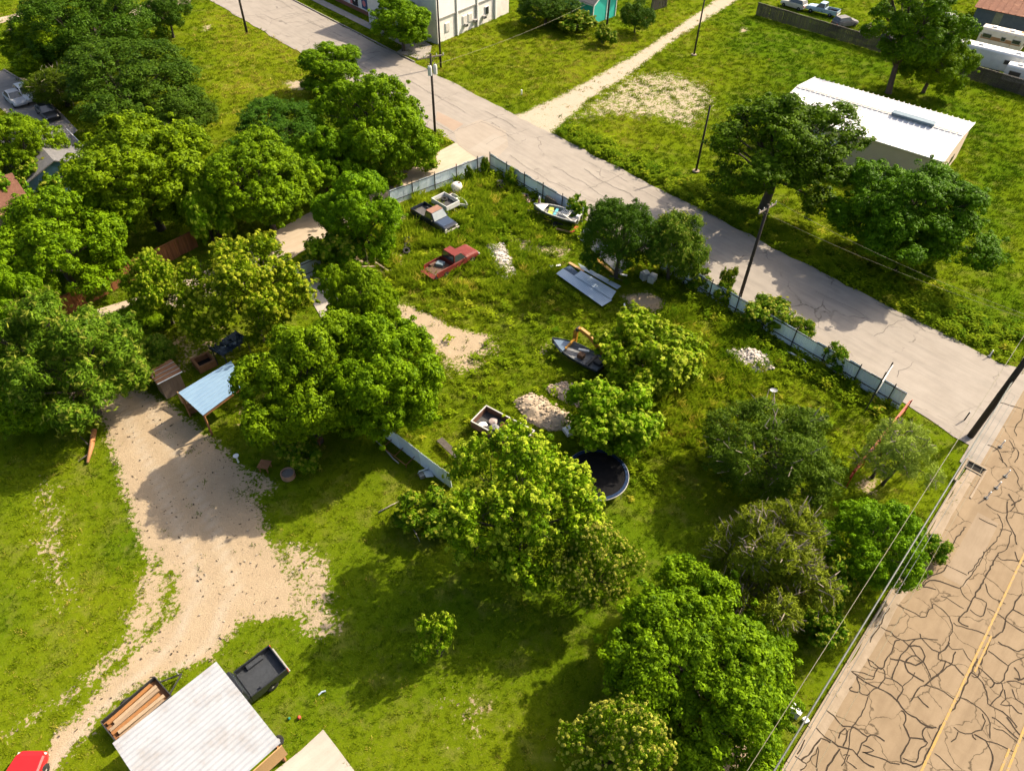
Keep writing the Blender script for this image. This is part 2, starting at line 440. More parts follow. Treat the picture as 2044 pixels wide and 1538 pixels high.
def road_mat(name, c1, c2, stain, ang, scale=0.6, crack=None, cw=0.012, cd=0.35, cg=(0.48, 0.6)):
    m, N, L, b = _mat(name)
    geo = N.new('ShaderNodeNewGeometry')
    mp = N.new('ShaderNodeMapping'); mp.inputs['Rotation'].default_value = (0, 0, -ang); L.new(geo.outputs['Position'], mp.inputs[0])
    mp2 = N.new('ShaderNodeMapping'); mp2.inputs['Scale'].default_value = (0.18, 1.5, 1); L.new(mp.outputs[0], mp2.inputs[0])
    def noise(s, v, det=7):
        n = N.new('ShaderNodeTexNoise'); n.inputs['Scale'].default_value = s; n.inputs['Detail'].default_value = det; n.inputs['Roughness'].default_value = 0.66; L.new(v, n.inputs['Vector']); return n.outputs[0]
    def mr(x, a, c, e=0.0, f=1.0):
        r = N.new('ShaderNodeMapRange'); r.inputs[1].default_value = a; r.inputs[2].default_value = c; r.inputs[3].default_value = e; r.inputs[4].default_value = f; L.new(x, r.inputs[0]); return r.outputs[0]
    def mix(f, a, c):
        x = N.new('ShaderNodeMix'); x.data_type = 'RGBA'; L.new(f, x.inputs[0])
        for s, k in ((a, 6), (c, 7)):
            if isinstance(s, tuple): x.inputs[k].default_value = (*s, 1)
            else: L.new(s, x.inputs[k])
        return x.outputs[2]
    col = mix(mr(noise(scale, geo.outputs['Position']), 0.3, 0.7), c1, c2)
    col = mix(mr(noise(1.0, mp2.outputs[0]), 0.45, 0.75, 0, 0.55), col, stain)
    col = mix(mr(noise(14.0, geo.outputs['Position'], 4), 0.55, 0.8, 0, 0.35), col, tuple(c * 0.5 for c in c1))
    if crack:
        vo = N.new('ShaderNodeTexVoronoi'); vo.feature = 'DISTANCE_TO_EDGE'; vo.inputs['Scale'].default_value = crack
        nd = N.new('ShaderNodeTexNoise'); nd.inputs['Scale'].default_value = 0.7; nd.inputs['Detail'].default_value = 5; L.new(geo.outputs['Position'], nd.inputs['Vector'])
        ad = N.new('ShaderNodeMix'); ad.data_type = 'VECTOR'; ad.inputs[0].default_value = 0.6; L.new(mp.outputs[0], ad.inputs[4]); L.new(nd.outputs['Color'], ad.inputs[5])
        L.new(ad.outputs[1], vo.inputs['Vector'])
        cf = mr(vo.outputs['Distance'], 0.0, cw, 0.85, 0.0)
        gate = mr(noise(0.25, geo.outputs['Position']), cg[0], cg[1])
        mu = N.new('ShaderNodeMath'); mu.operation = 'MULTIPLY'; L.new(cf, mu.inputs[0]); L.new(gate, mu.inputs[1])
        col = mix(mu.outputs[0], col, tuple(c * cd for c in c1))
    L.new(col, b.inputs['Base Color']); b.inputs['Roughness'].default_value = 0.95; b.inputs['Specular IOR Level'].default_value = 0.08
    bp = N.new('ShaderNodeBump'); bp.inputs['Strength'].default_value = 0.25; bp.inputs['Distance'].default_value = 0.02
    L.new(noise(25, geo.outputs['Position'], 4), bp.inputs['Height']); L.new(bp.outputs[0], b.inputs['Normal'])
    return m
M_STREET = road_mat('worn_asphalt', (0.25, 0.222, 0.19), (0.295, 0.265, 0.23), (0.175, 0.158, 0.14), _A1, crack=0.35)
M_AVE = road_mat('tan_pavement', (0.205, 0.153, 0.098), (0.255, 0.194, 0.128), (0.15, 0.11, 0.07), _A2, crack=1.25, cw=0.022, cd=0.22, cg=(0.36, 0.46))
M_LANE = road_mat('packed_caliche', (0.38, 0.31, 0.23), (0.43, 0.36, 0.275), (0.30, 0.235, 0.165), R(43.8))
M_CONC = road_mat('pale_concrete', (0.36, 0.325, 0.28), (0.42, 0.38, 0.33), (0.29, 0.26, 0.22), R(43.8))
M_GUT = road_mat('gutter_concrete', (0.25, 0.20, 0.145), (0.32, 0.26, 0.195), (0.17, 0.135, 0.09), _A2, scale=1.5)
M_KERB = PM('kerb_concrete', (0.29, 0.26, 0.22), (0.22, 0.19, 0.16), 2.0, 0.9)
M_KERBD = PM('dark_kerb', (0.16, 0.14, 0.125), (0.26, 0.23, 0.2), 2.0, 0.9)
M_TAR = PM('crack_sealant', (0.030, 0.024, 0.019), (0.055, 0.043, 0.033), 6, 1.0, spec=0.02)
M_TAR2 = PM('faint_crack', (0.11, 0.1, 0.085), (0.15, 0.13, 0.115), 6, 0.9)
M_YEL = PM('yellow_paint', (0.36, 0.22, 0.05), (0.31, 0.20, 0.06), 4, 0.8, c3=(0.24, 0.18, 0.11), c3lo=0.5, c3hi=0.6, s3=6)

struct(strip('street', ST, -320, -1.5, 48.75, 59.4, 0.006, M_STREET, 0.45))
struct(strip('avenue', AV, -120, 400, -17.2, -3.5, 0.012, M_AVE, 0.0, 4))
# corner flare where the street meets the avenue
struct(flat_poly('street_mouth', px((1808, 790), (1870, 822), (1940, 850), (1965, 880), (2010, 860), (2060, 760), (2040, 735), (1985, 722), (1930, 705), (1850, 700)), 0.010, M_STREET))
struct(strip('avenue_edge', AV, 46.4, 66, -3.75, -2.3, 0.011, M_STREET, 0.2, 1.0, 5))
struct(strip('gutter', AV, -120, 47.0, -3.6, -2.9, 0.020, M_GUT, 0.12, 0.6, 3))
struct(strip('gutter', AV, 64.5, 300, -3.6, -2.9, 0.020, M_GUT, 0.12, 1.0, 3))
def kerb(name, fr, a0, a1, n, w, h, mat, step=3.0):
    root = None; mb = MB(); a = a0
    while a < a1 - 0.1:
        b_ = min(a + step, a1)
        p = fr(a + 0.01, n); q = fr(b_ - 0.012, n)
        mb.bar((p.x, p.y, h / 2 - 0.06), (q.x, q.y, h / 2 - 0.06), w, h + 0.12)
        a = b_
    return struct(mb.build(name, mat, bevel=0.02))
kerb('kerb', AV, -60, 44.5, -2.82, 0.16, 0.10, M_GUT, 2.4)
kerb('kerb', AV, -120, 300, -17.3, 0.18, 0.14, M_KERB, 3.0)
kerb('kerb', ST, -320, -86.5, 59.55, 0.18, 0.14, M_KERBD, 3.0)
# pavement on the far side of the street
struct(strip('sidewalk', ST, -320, -88.5, 61.9, 63.4, 0.03, M_GUT and PM('sidewalk_concrete', (0.30, 0.27, 0.235), (0.22, 0.2, 0.175), 1.5, 0.9), 0.02))
struct(flat_poly('driveway_apron', px((790, 105), (838, 75), (862, 92), (858, 112), (835, 118)), 0.034, PM('sidewalk_concrete', (0.3, 0.27, 0.235))))
# packed lane north of the lot
struct(flat_poly('lane', px((912, 283), (880, 300), (840, 316), (770, 350), (690, 388), (610, 428), (545, 464), (470, 505), (400, 545), (320, 580), (230, 606), (120, 640), (120, 690), (240, 640), (330, 622), (420, 600), (500, 560), (560, 530), (640, 478), (700, 450), (790, 408), (880, 368), (965, 335), (968, 318), (950, 300)), 0.004, M_LANE))
struct(flat_poly('lane_mouth', px((905, 262), (960, 238), (1010, 262), (1015, 292), (985, 322), (955, 318), (915, 290)), 0.016, road_mat('mouth_asphalt', (0.275, 0.237, 0.195), (0.31, 0.27, 0.225), (0.22, .19, .155), _A1)))
struct(flat_poly('gate_apron', px((600, 562), (643, 543), (668, 572), (690, 640), (650, 650)), 0.008, M_CONC))
struct(flat_poly('parking_slab', px((548, 1538), (600, 1497), (645, 1455), (672, 1490), (708, 1538), (730, 1580), (520, 1580)), 0.014, M_CONC))
struct(flat_poly('side_street', px((-60, 150), (10, 140), (60, 175), (130, 235), (155, 260), (110, 300), (60, 270), (0, 215), (-80, 200)), 0.004, PM('grey_asphalt', (0.26, 0.235, 0.205), (0.2, 0.18, 0.16), 1.0, 0.9)))
kb = MB()
_k = [S(*p) for p in ((8, 140), (50, 165), (90, 198), (122, 228), (140, 248))]
for i in range(4): kb.bar(_k[i] + Vector((0, 0, .04)), _k[i + 1] + Vector((0, 0, .04)), 0.2, 0.2)
struct(kb.build('kerb', M_KERBD))
struct(flat_poly('far_road', px((-40, 45), (70, 18), (70, 28), (-40, 58)), 0.004, M_LANE))
struct(flat_poly('far_road', px((-40, 84), (60, 40), (66, 46), (-40, 96)), 0.004, M_LANE))
struct(flat_poly('far_road', px((240, 60), (262, 20), (300, 2), (380, -8), (380, 8), (320, 15), (280, 36), (262, 62)), 0.009, M_LANE))
struct(flat_poly('road_patch', px((935, 300), (985, 268), (1014, 280), (972, 308)), 0.020, road_mat('patch', (0.29, 0.255, 0.215), (0.32, 0.285, 0.24), (0.26, .23, .19), _A1)))
struct(flat_poly('road_patch', px((872, 222), (925, 248), (905, 262), (870, 240)), 0.010, road_mat('patch_brown', (0.28, 0.21, 0.16), (0.31, 0.245, 0.19), (0.26, .2, .15), _A1)))
struct(flat_poly('road_patch', px((1952, 1022), (1993, 1045), (1962, 1108), (1925, 1172), (1880, 1148), (1905, 1108)), 0.017, road_mat('patch_grey', (0.225, 0.175, 0.122), (0.265, 0.21, 0.15), (0.16, .12, .08), _A2)))

def ribbons(name, lines, w, z, mat, seed=1, jit=0.05):
    rr = random.Random(seed); mb = MB()
    for ln in lines:
        P = [Vector((p[0], p[1], 0)) for p in ln]; Q = []
        for i in range(len(P) - 1):
            a, b, c, d = P[max(i - 1, 0)], P[i], P[i + 1], P[min(i + 2, len(P) - 1)]
            k = max(2, int((c - b).length / 0.25))
            for j in range(k):
                t = j / k
                Q.append(0.5 * ((2 * b) + (c - a) * t + (2 * a - 5 * b + 4 * c - d) * t * t + (3 * b - a - 3 * c + d) * t ** 3) + Vector((rr.uniform(-jit, jit), rr.uniform(-jit, jit), 0)))
        Q.append(P[-1])
        vs = []; fs = []; zz = z + rr.uniform(0, 0.003)
        w1 = w * rr.uniform(0.75, 1.25)
        for i, p in enumerate(Q):
            d = Q[min(i + 1, len(Q) - 1)] - Q[max(i - 1, 0)]
            if d.length < 1e-6: d = Vector((1, 0, 0))
            d.normalize(); n = Vector((-d.y, d.x, 0)); ww = w1 * rr.uniform(0.7, 1.2) / 2
            vs += [(p.x + n.x * ww, p.y + n.y * ww, zz), (p.x - n.x * ww, p.y - n.y * ww, zz)]
        for i in range(len(Q) - 1): fs.append((2 * i, 2 * i + 1, 2 * i + 3, 2 * i + 2))
        mb.add(vs, fs)
    return mb.build(name, mat)
def zpx(ox, oy, s, lines):
    return [[tuple(S(ox + x / s, oy + y / s)[:2]) for x, y in l] for l in lines]
CR = zpx(1420, 1100, 3.2756, [
 [(1215,350),(1290,385),(1370,425),(1400,420),(1440,365),(1455,340)],[(1105,495),(1170,530),(1240,580),(1330,575),(1400,570),(1480,578)],[(1100,490),(1130,420),(1165,370)],[(1030,590),(1060,540),(1100,490)],
 [(1330,575),(1290,620),(1240,680),(1200,760),(1180,830)],[(1455,340),(1500,370),(1540,410),(1570,460),(1580,500),(1560,560),(1550,600),(1575,640),(1640,640),(1680,700),(1720,740)],[(1580,470),(1640,495),(1700,510),(1780,540),(1830,555)],
 [(1780,0),(1760,70),(1700,150),(1630,240),(1650,290),(1700,330)],[(1870,20),(1840,70),(1790,170),(1720,290),(1660,400),(1620,440),(1630,470),(1680,490)],[(1530,85),(1600,120),(1670,155)],[(1480,30),(1500,80),(1540,90),(1500,140),(1420,170),(1380,225)],
 [(1380,225),(1430,190),(1500,200),(1580,230),(1630,240)],[(1500,290),(1580,330),(1650,375)],[(1720,300),(1800,335),(1760,430),(1690,380)],[(1800,370),(1880,410),(1960,480),(2044,530)],[(1980,0),(2010,70),(2044,100)],
 [(2030,280),(1985,330),(1970,380),(1930,420),(1900,520),(1830,570),(1800,640),(1760,740)],[(1970,380),(2044,420)],[(1920,340),(1870,320),(1820,290),(1790,210)],[(1560,600),(1530,640),(1490,660),(1480,700),(1530,720),(1590,750),(1650,810)],
 [(1590,650),(1580,720),(1500,790),(1430,840),(1390,880)],[(1250,580),(1300,630),(1340,680),(1380,720),(1420,780),(1440,830),(1500,790),(1530,720)],[(1340,680),(1290,690),(1270,760),(1320,810),(1390,850)],[(1360,540),(1390,590),(1440,640),(1490,660)],
 [(1170,700),(1240,710),(1300,730),(1360,740),(1390,680),(1360,620),(1290,620)],[(1020,705),(1080,745),(1110,770),(1150,690),(1180,650),(1200,590),(1230,580)],[(1020,705),(1040,750),(1090,770)],[(915,780),(1000,800),(1060,820),(1050,840),(1000,830),(920,790)],
 [(920,790),(1000,850),(1090,890),(1170,940),(1220,980),(1270,1050),(1340,1090),(1400,1140),(1470,1150)],[(1060,820),(1090,760),(1130,780),(1130,830),(1090,890)],[(1130,830),(1180,830),(1250,880),(1240,920),(1210,980)],[(1250,880),(1310,830),(1330,790)],
 [(945,820),(970,870),(970,920),(930,920),(900,900),(920,885)],[(970,920),(1020,940),(1060,900),(1090,890)],[(1020,940),(1000,1020),(960,1090),(920,1150),(900,1220),(890,1300),(850,1400)],[(745,1035),(800,1080),(860,1140),(930,1150),(990,1190),(1020,1210)],
 [(680,1155),(740,1210),(830,1270),(920,1300),(1000,1370),(1065,1410)],[(830,1220),(870,1160),(890,1200),(860,1270)],[(1130,1240),(1070,1200),(1020,1210),(990,1260),(950,1330)],[(990,1260),(1050,1290),(1050,1310),(990,1310),(1090,1340),(1170,1380),(1230,1390)],
 [(550,1340),(590,1370),(620,1390),(580,1430)],[(620,1390),(680,1320),(700,1280),(690,1430)],[(560,1330),(610,1230)],[(590,1370),(650,1300),(720,1220),(780,1250)],[(750,1430),(800,1340),(840,1290)],[(860,1330),(900,1330),(880,1370),(950,1420)],
 [(1240,1040),(1270,1070),(1260,1130),(1300,1220),(1270,1280),(1240,1330),(1240,1380)],[(1300,1220),(1380,1230),(1410,1245)],[(1470,1150),(1400,1150),(1370,1190),(1410,1245),(1360,1310),(1330,1370),(1250,1350)],
 [(1240,1380),(1300,1390),(1360,1400),(1430,1280),(1480,1170),(1540,1080),(1600,1000),(1660,880),(1700,780),(1740,700)],[(1460,1320),(1520,1370),(1580,1430)],[(1580,1150),(1620,1175),(1700,1190),(1760,1160),(1790,1110),(1770,1060)],[(1610,1180),(1600,1220),(1565,1245)],[(1700,1190),(1730,1230)],
 [(1720,1190),(1790,1240),(1830,1300),(1840,1360),(1820,1430)],[(1630,950),(1710,1000),(1790,1060),(1820,1120),(1820,1220)],[(1700,790),(1770,860),(1800,920),(1810,1000),(1900,1050),(1980,1120),(1990,1150)],[(1350,950),(1420,1020)],[(1300,980),(1350,900),(1390,870),(1440,880),(1520,920),(1610,980)],
 [(1740,750),(1790,800),(1850,860),(1820,890)],[(1850,860),(1890,860),(1920,800),(1940,750),(1890,710),(1810,650)],[(1870,590),(1930,620),(2000,650),(2044,640)],[(1890,860),(1910,900),(1860,960),(1820,1010)],[(1940,750),(1990,710),(2044,690)],
 [(1790,1240),(1860,1250),(1920,1280),(1980,1310)],[(1830,1080),(1880,1110),(1940,1170),(2010,1230)],[(1840,1150),(1900,1170),(1960,1210),(2000,1250)],[(1910,900),(1920,960),(1890,1000),(1960,1010),(2000,1050),(2030,1060)],[(1930,850),(1990,850),(2044,870)],
 [(1960,900),(1990,960),(2044,1000)],[(1980,760),(2020,830),(1980,830)],[(1710,740),(1750,760),(1740,820),(1700,810)]])
CR += zpx(1380, 880, 2.337, [[(1480,250),(1510,290)],[(1370,290),(1430,330),(1500,330),(1552,340)],[(1340,360),(1425,400)],[(1430,340),(1450,400),(1430,450),(1400,490),(1370,520),(1290,620)],[(1490,300),(1540,270)],[(1280,400),(1200,500)],[(1440,410),(1490,420),(1470,500),(1430,520),(1440,550),(1552,560)],[(1160,560),(1200,510)],[(1140,690),(1080,680)]])
CR += zpx(1760, 680, 4.525, [[(1070,555),(1150,580),(1265,615)],[(1280,620),(1250,720),(1200,790),(1215,860)],[(1150,900),(1190,960),(1180,1000),(1110,1000),(1070,1000)],[(1190,960),(1240,1010),(1200,1100)],[(1160,1130),(1230,1220),(1230,1290),(1285,1360)],[(1145,1385),(1200,1460),(1160,1538)],[(960,940),(1050,980),(1080,1050),(1090,1100)]])
rk = random.Random(5)
for i in range(46):       # the same sealed cracks go on along the rest of the avenue
    a = rk.choice([rk.uniform(-30, 17), rk.uniform(44, 110), rk.uniform(20, 60)]); n = rk.uniform(-16.5, -11.5) if 17 < a < 44 else rk.uniform(-16.5, -4.5)
    l = [AV(a, n)]; th = rk.uniform(0, 6.3)
    for k in range(rk.randint(3, 8)):
        th += rk.uniform(-0.7, 0.7); q = l[-1] + Vector((math.cos(th), math.sin(th), 0)) * rk.uniform(0.5, 0.9); l.append(q)
    CR.append([(p.x, p.y) for p in l if -16.8 < p.dot(AN) < -4.2])
CR = [l for l in CR if len(l) > 1]
struct(ribbons('crack_sealant', CR, 0.068, 0.022, M_TAR))
thin = []
for i in range(44):
    a = rk.uniform(-125, -6); n = rk.uniform(49.3, 59); l = [ST(a, n)]
    along = rk.random() < 0.65
    for k in range(rk.randint(3, 9)):
        st = SD * rk.uniform(0.8, 1.8) + SN * rk.uniform(-0.25, 0.25) if along else SN * rk.uniform(0.6, 1.3) + SD * rk.uniform(-0.3, 0.3)
        l.append(l[-1] + st)
    thin.append([(p.x, p.y) for p in l if 49 < p.dot(SN) < 59.2])
struct(ribbons('hairline_cracks', [l for l in thin if len(l) > 1], 0.05, 0.024, M_TAR2, 3, 0.08))
yl = MB()
def yline(a0, a1, n, w=0.12):
    k = int((a1 - a0) / 6) + 1
    for i in range(k):
        b0 = a0 + (a1 - a0) * i / k; b1 = a0 + (a1 - a0) * (i + 1) / k
        yl.quad(AV(b0, n - w / 2, 0.03), AV(b1, n - w / 2, 0.03), AV(b1, n + w / 2, 0.03), AV(b0, n + w / 2, 0.03))
yline(-60, 120, -8.12); yline(-60, 120, -11.42)
for k in range(-6, 12):
    yline(31.0 + 12 * k, 34.0 + 12 * k, -8.38, 0.11); yline(25.0 + 12 * k, 28.0 + 12 * k, -11.16, 0.11)
struct(yl.build('yellow_lane_lines', M_YEL))
# storm inlet in the gutter
inl = thing('storm_inlet', 'open concrete storm drain inlet in the avenue gutter near the corner', 'storm drain', AV(45.6, -3.6), _A2)
w = MB(); w.box((0, 0.95, 0.02), (2.6, 0.14, 0.26)); w.box((1.3, 0.3, 0.02), (0.14, 1.4, 0.26)); w.box((-0.4, -0.4, 0.0), (3.4, 0.14, 0.14)); w.build('concrete_frame', M_GUT, inl, bevel=0.02)
w = MB(); w.box((0.95, 0.28, -0.005), (0.55, 1.1, 0.06)); w.build('opening', PM('drain_shade', (0.006, 0.005, 0.004), (0.01, 0.009, 0.008), 3, 1.0), inl)  # near-black slab; the shade of the drain hole is put into its colour
w = MB(); w.box((0.55, 0.28, 0.03), (0.12, 1.14, 0.1)); w.build('lip', M_GUT, inl, bevel=0.01)
# ================================================================== BUILDINGS
M_WHITEROOF = PM('white_metal_roof', (0.80, 0.79, 0.77), (0.74, 0.73, 0.72), 0.5, 0.45, spec=0.5)
M_CREAM = PM('cream_siding', (0.62, 0.50, 0.38), (0.56, 0.45, 0.34), 1.0, 0.7)
M_WSTUC = PM('white_stucco', (0.74, 0.71, 0.67), (0.62, 0.59, 0.55), 1.2, 0.85, c3=(0.40, 0.37, 0.33), c3lo=0.6, c3hi=0.75, s3=0.8)
M_WPAINT = PM('white_paint', (0.78, 0.77, 0.75), (0.70, 0.69, 0.67), 1.2, 0.6)
M_TRIM = PM('grey_trim', (0.33, 0.32, 0.30), (0.26, 0.25, 0.24), 2, 0.7)
M_DARKGLASS = PM('dark_glass', (0.02, 0.024, 0.028), (0.035, 0.04, 0.045), 1, 0.12, spec=0.8)
M_TURQ = PM('turquoise_siding', (0.035, 0.50, 0.42), (0.028, 0.44, 0.37), 1.0, 0.65)
M_SHINGLE = PM('grey_shingles', (0.115, 0.105, 0.10), (0.17, 0.16, 0.15), 4, 0.9, bump=0.3, bscale=12)
M_SHINGLEB = PM('weathered_shingles', (0.10, 0.10, 0.105), (0.15, 0.145, 0.145), 2.5, 0.9, bump=0.3, bscale=12)
M_BROWNR = PM('brown_shingles', (0.12, 0.05, 0.03), (0.17, 0.08, 0.05), 3, 0.9, bump=0.3, bscale=10)
M_BLUEWALL = PM('blue_siding', (0.10, 0.20, 0.29), (0.085, 0.17, 0.25), 1.5, 0.7)
M_RUST = PM('rusty_roofing', (0.13, 0.042, 0.02), (0.19, 0.07, 0.035), 1.4, 0.85, c3=(0.26, 0.12, 0.065), s3=1.5, stretch=(1, 1, 1))
M_SLATE = PM('slate_blue_wall', (0.05, 0.075, 0.095), (0.075, 0.10, 0.12), 1.5, 0.8)
M_GALV = PM('galvanised_sheet', (0.80, 0.87, 0.92), (0.73, 0.81, 0.87), 1.3, 0.5, metal=0.0, vary=0.12, c3=(0.36, 0.35, 0.34), c3lo=0.63, c3hi=0.72, s3=1.2)
M_BLUEGALV = PM('blue_grey_roofing', (0.22, 0.34, 0.47), (0.18, 0.29, 0.42), 0.8, 0.45, metal=0.2)
M_BLACKSTEEL = PM('dark_steel', (0.022, 0.022, 0.024), (0.04, 0.038, 0.036), 4, 0.6)
M_WOODG = PM('grey_weathered_wood', (0.04, 0.034, 0.028), (0.095, 0.082, 0.068), 1.6, 0.9, stretch=(5, 5, 0.3), vary=0.18)
M_WOODB = PM('stained_cedar', (0.19, 0.065, 0.022), (0.27, 0.11, 0.04), 2.0, 0.8, stretch=(6, 6, 0.5), vary=0.2)
M_WOODT = PM('tan_lumber', (0.42, 0.24, 0.10), (0.52, 0.33, 0.16), 3.0, 0.8, stretch=(1, 8, 8), vary=0.15)
M_WOODD = PM('brown_lumber', (0.20, 0.085, 0.03), (0.29, 0.14, 0.06), 3.0, 0.8, vary=0.15)
M_POLE = PM('creosote_pole', (0.020, 0.015, 0.012), (0.04, 0.03, 0.024), 2.0, 0.85, stretch=(4, 4, 0.5))
M_POLEG = PM('grey_pole', (0.21, 0.165, 0.125), (0.28, 0.23, 0.18), 2.0, 0.9, stretch=(4, 4, 0.5))
M_RED = PM('red_steel', (0.30, 0.028, 0.012), (0.40, 0.06, 0.02), 3.0, 0.6)

def walls(mb, poly, z0, z1, mi=0):
    n = len(poly)
    for i in range(n):
        a, b = poly[i], poly[(i + 1) % n]
        mb.quad((a[0], a[1], z0), (b[0], b[1], z0), (b[0], b[1], z1), (a[0], a[1], z1), mi)
def gable(root, L, Wd, h, rise, wall_m, roof_m, over=0.3, th=0.12, ribs=0.0, rmat2=None):
    """local frame: x along ridge, centred; gable walls at +-L/2"""
    mb = MB()
    for s in (-1, 1):
        mb.add([(s * L / 2, -Wd / 2, -0.1), (s * L / 2, Wd / 2, -0.1), (s * L / 2, Wd / 2, h), (s * L / 2, 0, h + rise), (s * L / 2, -Wd / 2, h)], [(0, 1, 2, 3, 4)])
        mb.quad((-L / 2, s * Wd / 2, -0.1), (L / 2, s * Wd / 2, -0.1), (L / 2, s * Wd / 2, h), (-L / 2, s * Wd / 2, h))
    mb.build('wall', wall_m, root)
    for s in (-1, 1):
        k = over / (Wd / 2) * rise
        y1 = s * (Wd / 2 + over); z1 = h - k + 0.03
        r = MB()
        n = int(L / ribs) if ribs else 1
        e = L / 2 + over
        a, b_, c, d = (-e, 0, h + rise + 0.03), (e, 0, h + rise + 0.03), (e, y1, z1), (-e, y1, z1)
        r.quad(a, b_, c, d, t=th * (1 if s < 0 else -1))
        if ribs:
            for i in range(n + 1):
                x = -e + 0.05 + (2 * e - 0.1) * i / n
                zo = th + 0.02
                r.bar((x, 0, h + rise + 0.03 + zo), (x, y1, z1 + zo), 0.06, 0.04)
        r.build('roof', roof_m, root)

# large white metal building in the field
EH = 4.3
_nr, _fr, _fl = S(1881, 320, EH), S(1952, 246, EH), S(1630, 155, EH)
_cx = (_nr + _fl) / 2; _ang = math.atan2((_fl - _fr).y, (_fl - _fr).x)
bw = thing('metal_building', 'long low building with bright white metal roof standing in the field', 'building', (_cx.x, _cx.y, 0), _ang)
_L = (_fl - _fr).length - 0.4; _Wd = (_fr - _nr).length - 0.3
gable(bw, _L, _Wd, EH - 0.1, 0.7, M_CREAM, M_WHITEROOF, 0.2, 0.1, ribs=0.6)
rv = MB(); rv.box((_L * -0.22, 0, EH + 0.86), (4.6, 0.75, 0.28)); rv.box((_L * -0.22, 0, EH + 1.03), (4.7, 1.0, 0.05)); rv.build('ridge_vent', PM('blue_vent', (0.10, 0.16, 0.21), (0.14, 0.2, 0.25), 2, 0.5), bw, bevel=0.02)
rc = MB(); rc.bar((-_L / 2 - .2, 0, EH + 0.78), (_L / 2 + .2, 0, EH + 0.78), 0.32, 0.06); rc.build('ridge_cap', PM('ridge_grey', (0.5, 0.48, 0.46)), bw)
d_ = MB(); d_.box((-_L / 2 - 0.02, 1.5, 1.0), (0.08, 1.0, 2.1)); d_.build('door', M_WPAINT, bw, bevel=0.01)
d_ = MB(); d_.box((-_L / 2 - 0.03, -1.6, 1.5), (0.1, 1.1, 0.8)); d_.build('window', M_DARKGLASS, bw)
d_ = MB(); d_.box((3, _Wd / 2 + 0.03, 1.6), (3.2, 0.1, 3.2)); d_.build('roller_door', M_WPAINT, bw)

# white two storey building on the far corner
wb_o = S(872, 88)
wb = thing('corner_building', 'white two storey commercial building with stained lower band and pilasters', 'building', (wb_o.x, wb_o.y, 0), R(54.5))
Lw, Ww, Hw = 18.0, 14.0, 7.6
mb = MB(); mb.box((Lw / 2, Ww / 2, Hw / 2 - 0.1), (Lw, Ww, Hw + 0.2)); mb.build('wall', M_WSTUC, wb)
mb = MB(); mb.box((Lw / 2, Ww / 2, Hw + 0.1), (Lw + 0.3, Ww + 0.3, 0.25)); mb.build('parapet', M_WPAINT, wb, bevel=0.03)
mb = MB(); mb.box((Lw / 2, -0.06, 5.45), (Lw + 0.12, 0.12, 4.2)); mb.build('upper_cladding', M_WPAINT, wb)
mb = MB(); mb.box((Lw / 2, -0.09, 3.33), (Lw + 0.2, 0.18, 0.12)); mb.build('band', M_TRIM, wb)
for i, x in enumerate((0.12, 4.7, 9.6, 14.2)):
    mb = MB(); mb.box((x, -0.14, Hw / 2), (0.28, 0.28, Hw)); mb.build('pilaster', M_WPAINT if i else M_WSTUC, wb, bevel=0.02)
for x in (2.5, 6.6, 7.9, 12.1):
    wn = MB(); wn.box((x, -0.05, 1.75), (1.0, 0.12, 1.25)); wo = wn.build('window', M_WPAINT, wb)
    wn = MB(); wn.box((x, -0.12, 1.75), (0.8, 0.06, 1.05)); wn.build('pane', M_DARKGLASS if x > 11 else PM('boarded', (0.6, .57, .52)), wo)
for x in (6.6, 8.9, 11.2):
    wn = MB(); wn.box((x, -0.28, 1.05), (0.65, 0.5, 0.45)); ao = wn.build('air_conditioner', PM('ac_unit', (0.35, 0.34, 0.32), (0.25, .24, .23)), wb, bevel=0.02)
    wn = MB(); wn.box((x, -0.545, 1.05), (0.5, 0.03, 0.32)); wn.build('grille', M_BLACKSTEEL, ao)
for x in (4.62, 9.5):
    wn = MB(); wn.tube([(x - 0.25, -0.12, 0.1), (x - 0.25, -0.12, Hw)], 0.05); wn.build('downpipe', M_TRIM, wb)
wn = MB(); wn.box((-0.06, 4.0, 1.3), (0.12, 2.6, 2.6)); wn.build('garage_door', M_SLATE, wb)
wn = MB(); wn.box((-0.05, 8.5, 4.8), (0.1, 1.2, 1.5)); wn.build('window', M_DARKGLASS, wb)

# storefront with painted lettering along the street
sf_o = ST(-106.3, 65.0)
sf = thing('storefront', 'low white storefront with painted letters and posters facing the pavement', 'building', (sf_o.x, sf_o.y, 0), R(132.8))
# local x runs along the street away from the corner, y runs towards the street (negative = into the block)
mb = MB(); mb.box((16, -7.2, 2.0), (32, 14, 4.2)); mb.build('wall', M_WPAINT, sf)
mb = MB(); mb.box((16, -7.2, 4.2), (32.3, 14.3, 0.25)); mb.build('parapet', M_WPAINT, sf)
mb = MB(); mb.box((16, -0.1, 0.25), (32, 0.3, 0.5)); mb.build('plinth', PM('brick_plinth', (0.19, 0.075, 0.05), (0.26, 0.11, 0.07), 5, 0.9), sf)
mb = MB(); mb.box((1.2, -0.13, 1.75), (1.5, 0.1, 1.9)); po = mb.build('poster', PM('poster_blue', (0.05, 0.09, 0.20)), sf)
mb = MB(); mb.cyl((1.2, -0.07, 1.6), 0.45, 0.03, axis='y'); mb.build('poster_disc', PM('poster_pink', (0.62, 0.20, 0.22)), po)
mb = MB(); mb.box((4.0, -0.13, 1.75), (1.5, 0.1, 2.2)); po = mb.build('poster', PM('poster_black', (0.018, 0.018, 0.022)), sf)
mb = MB(); mb.cyl((4.0, -0.07, 1.45), 0.2, 0.03, axis='y'); mb.build('poster_disc', M_WPAINT, po)
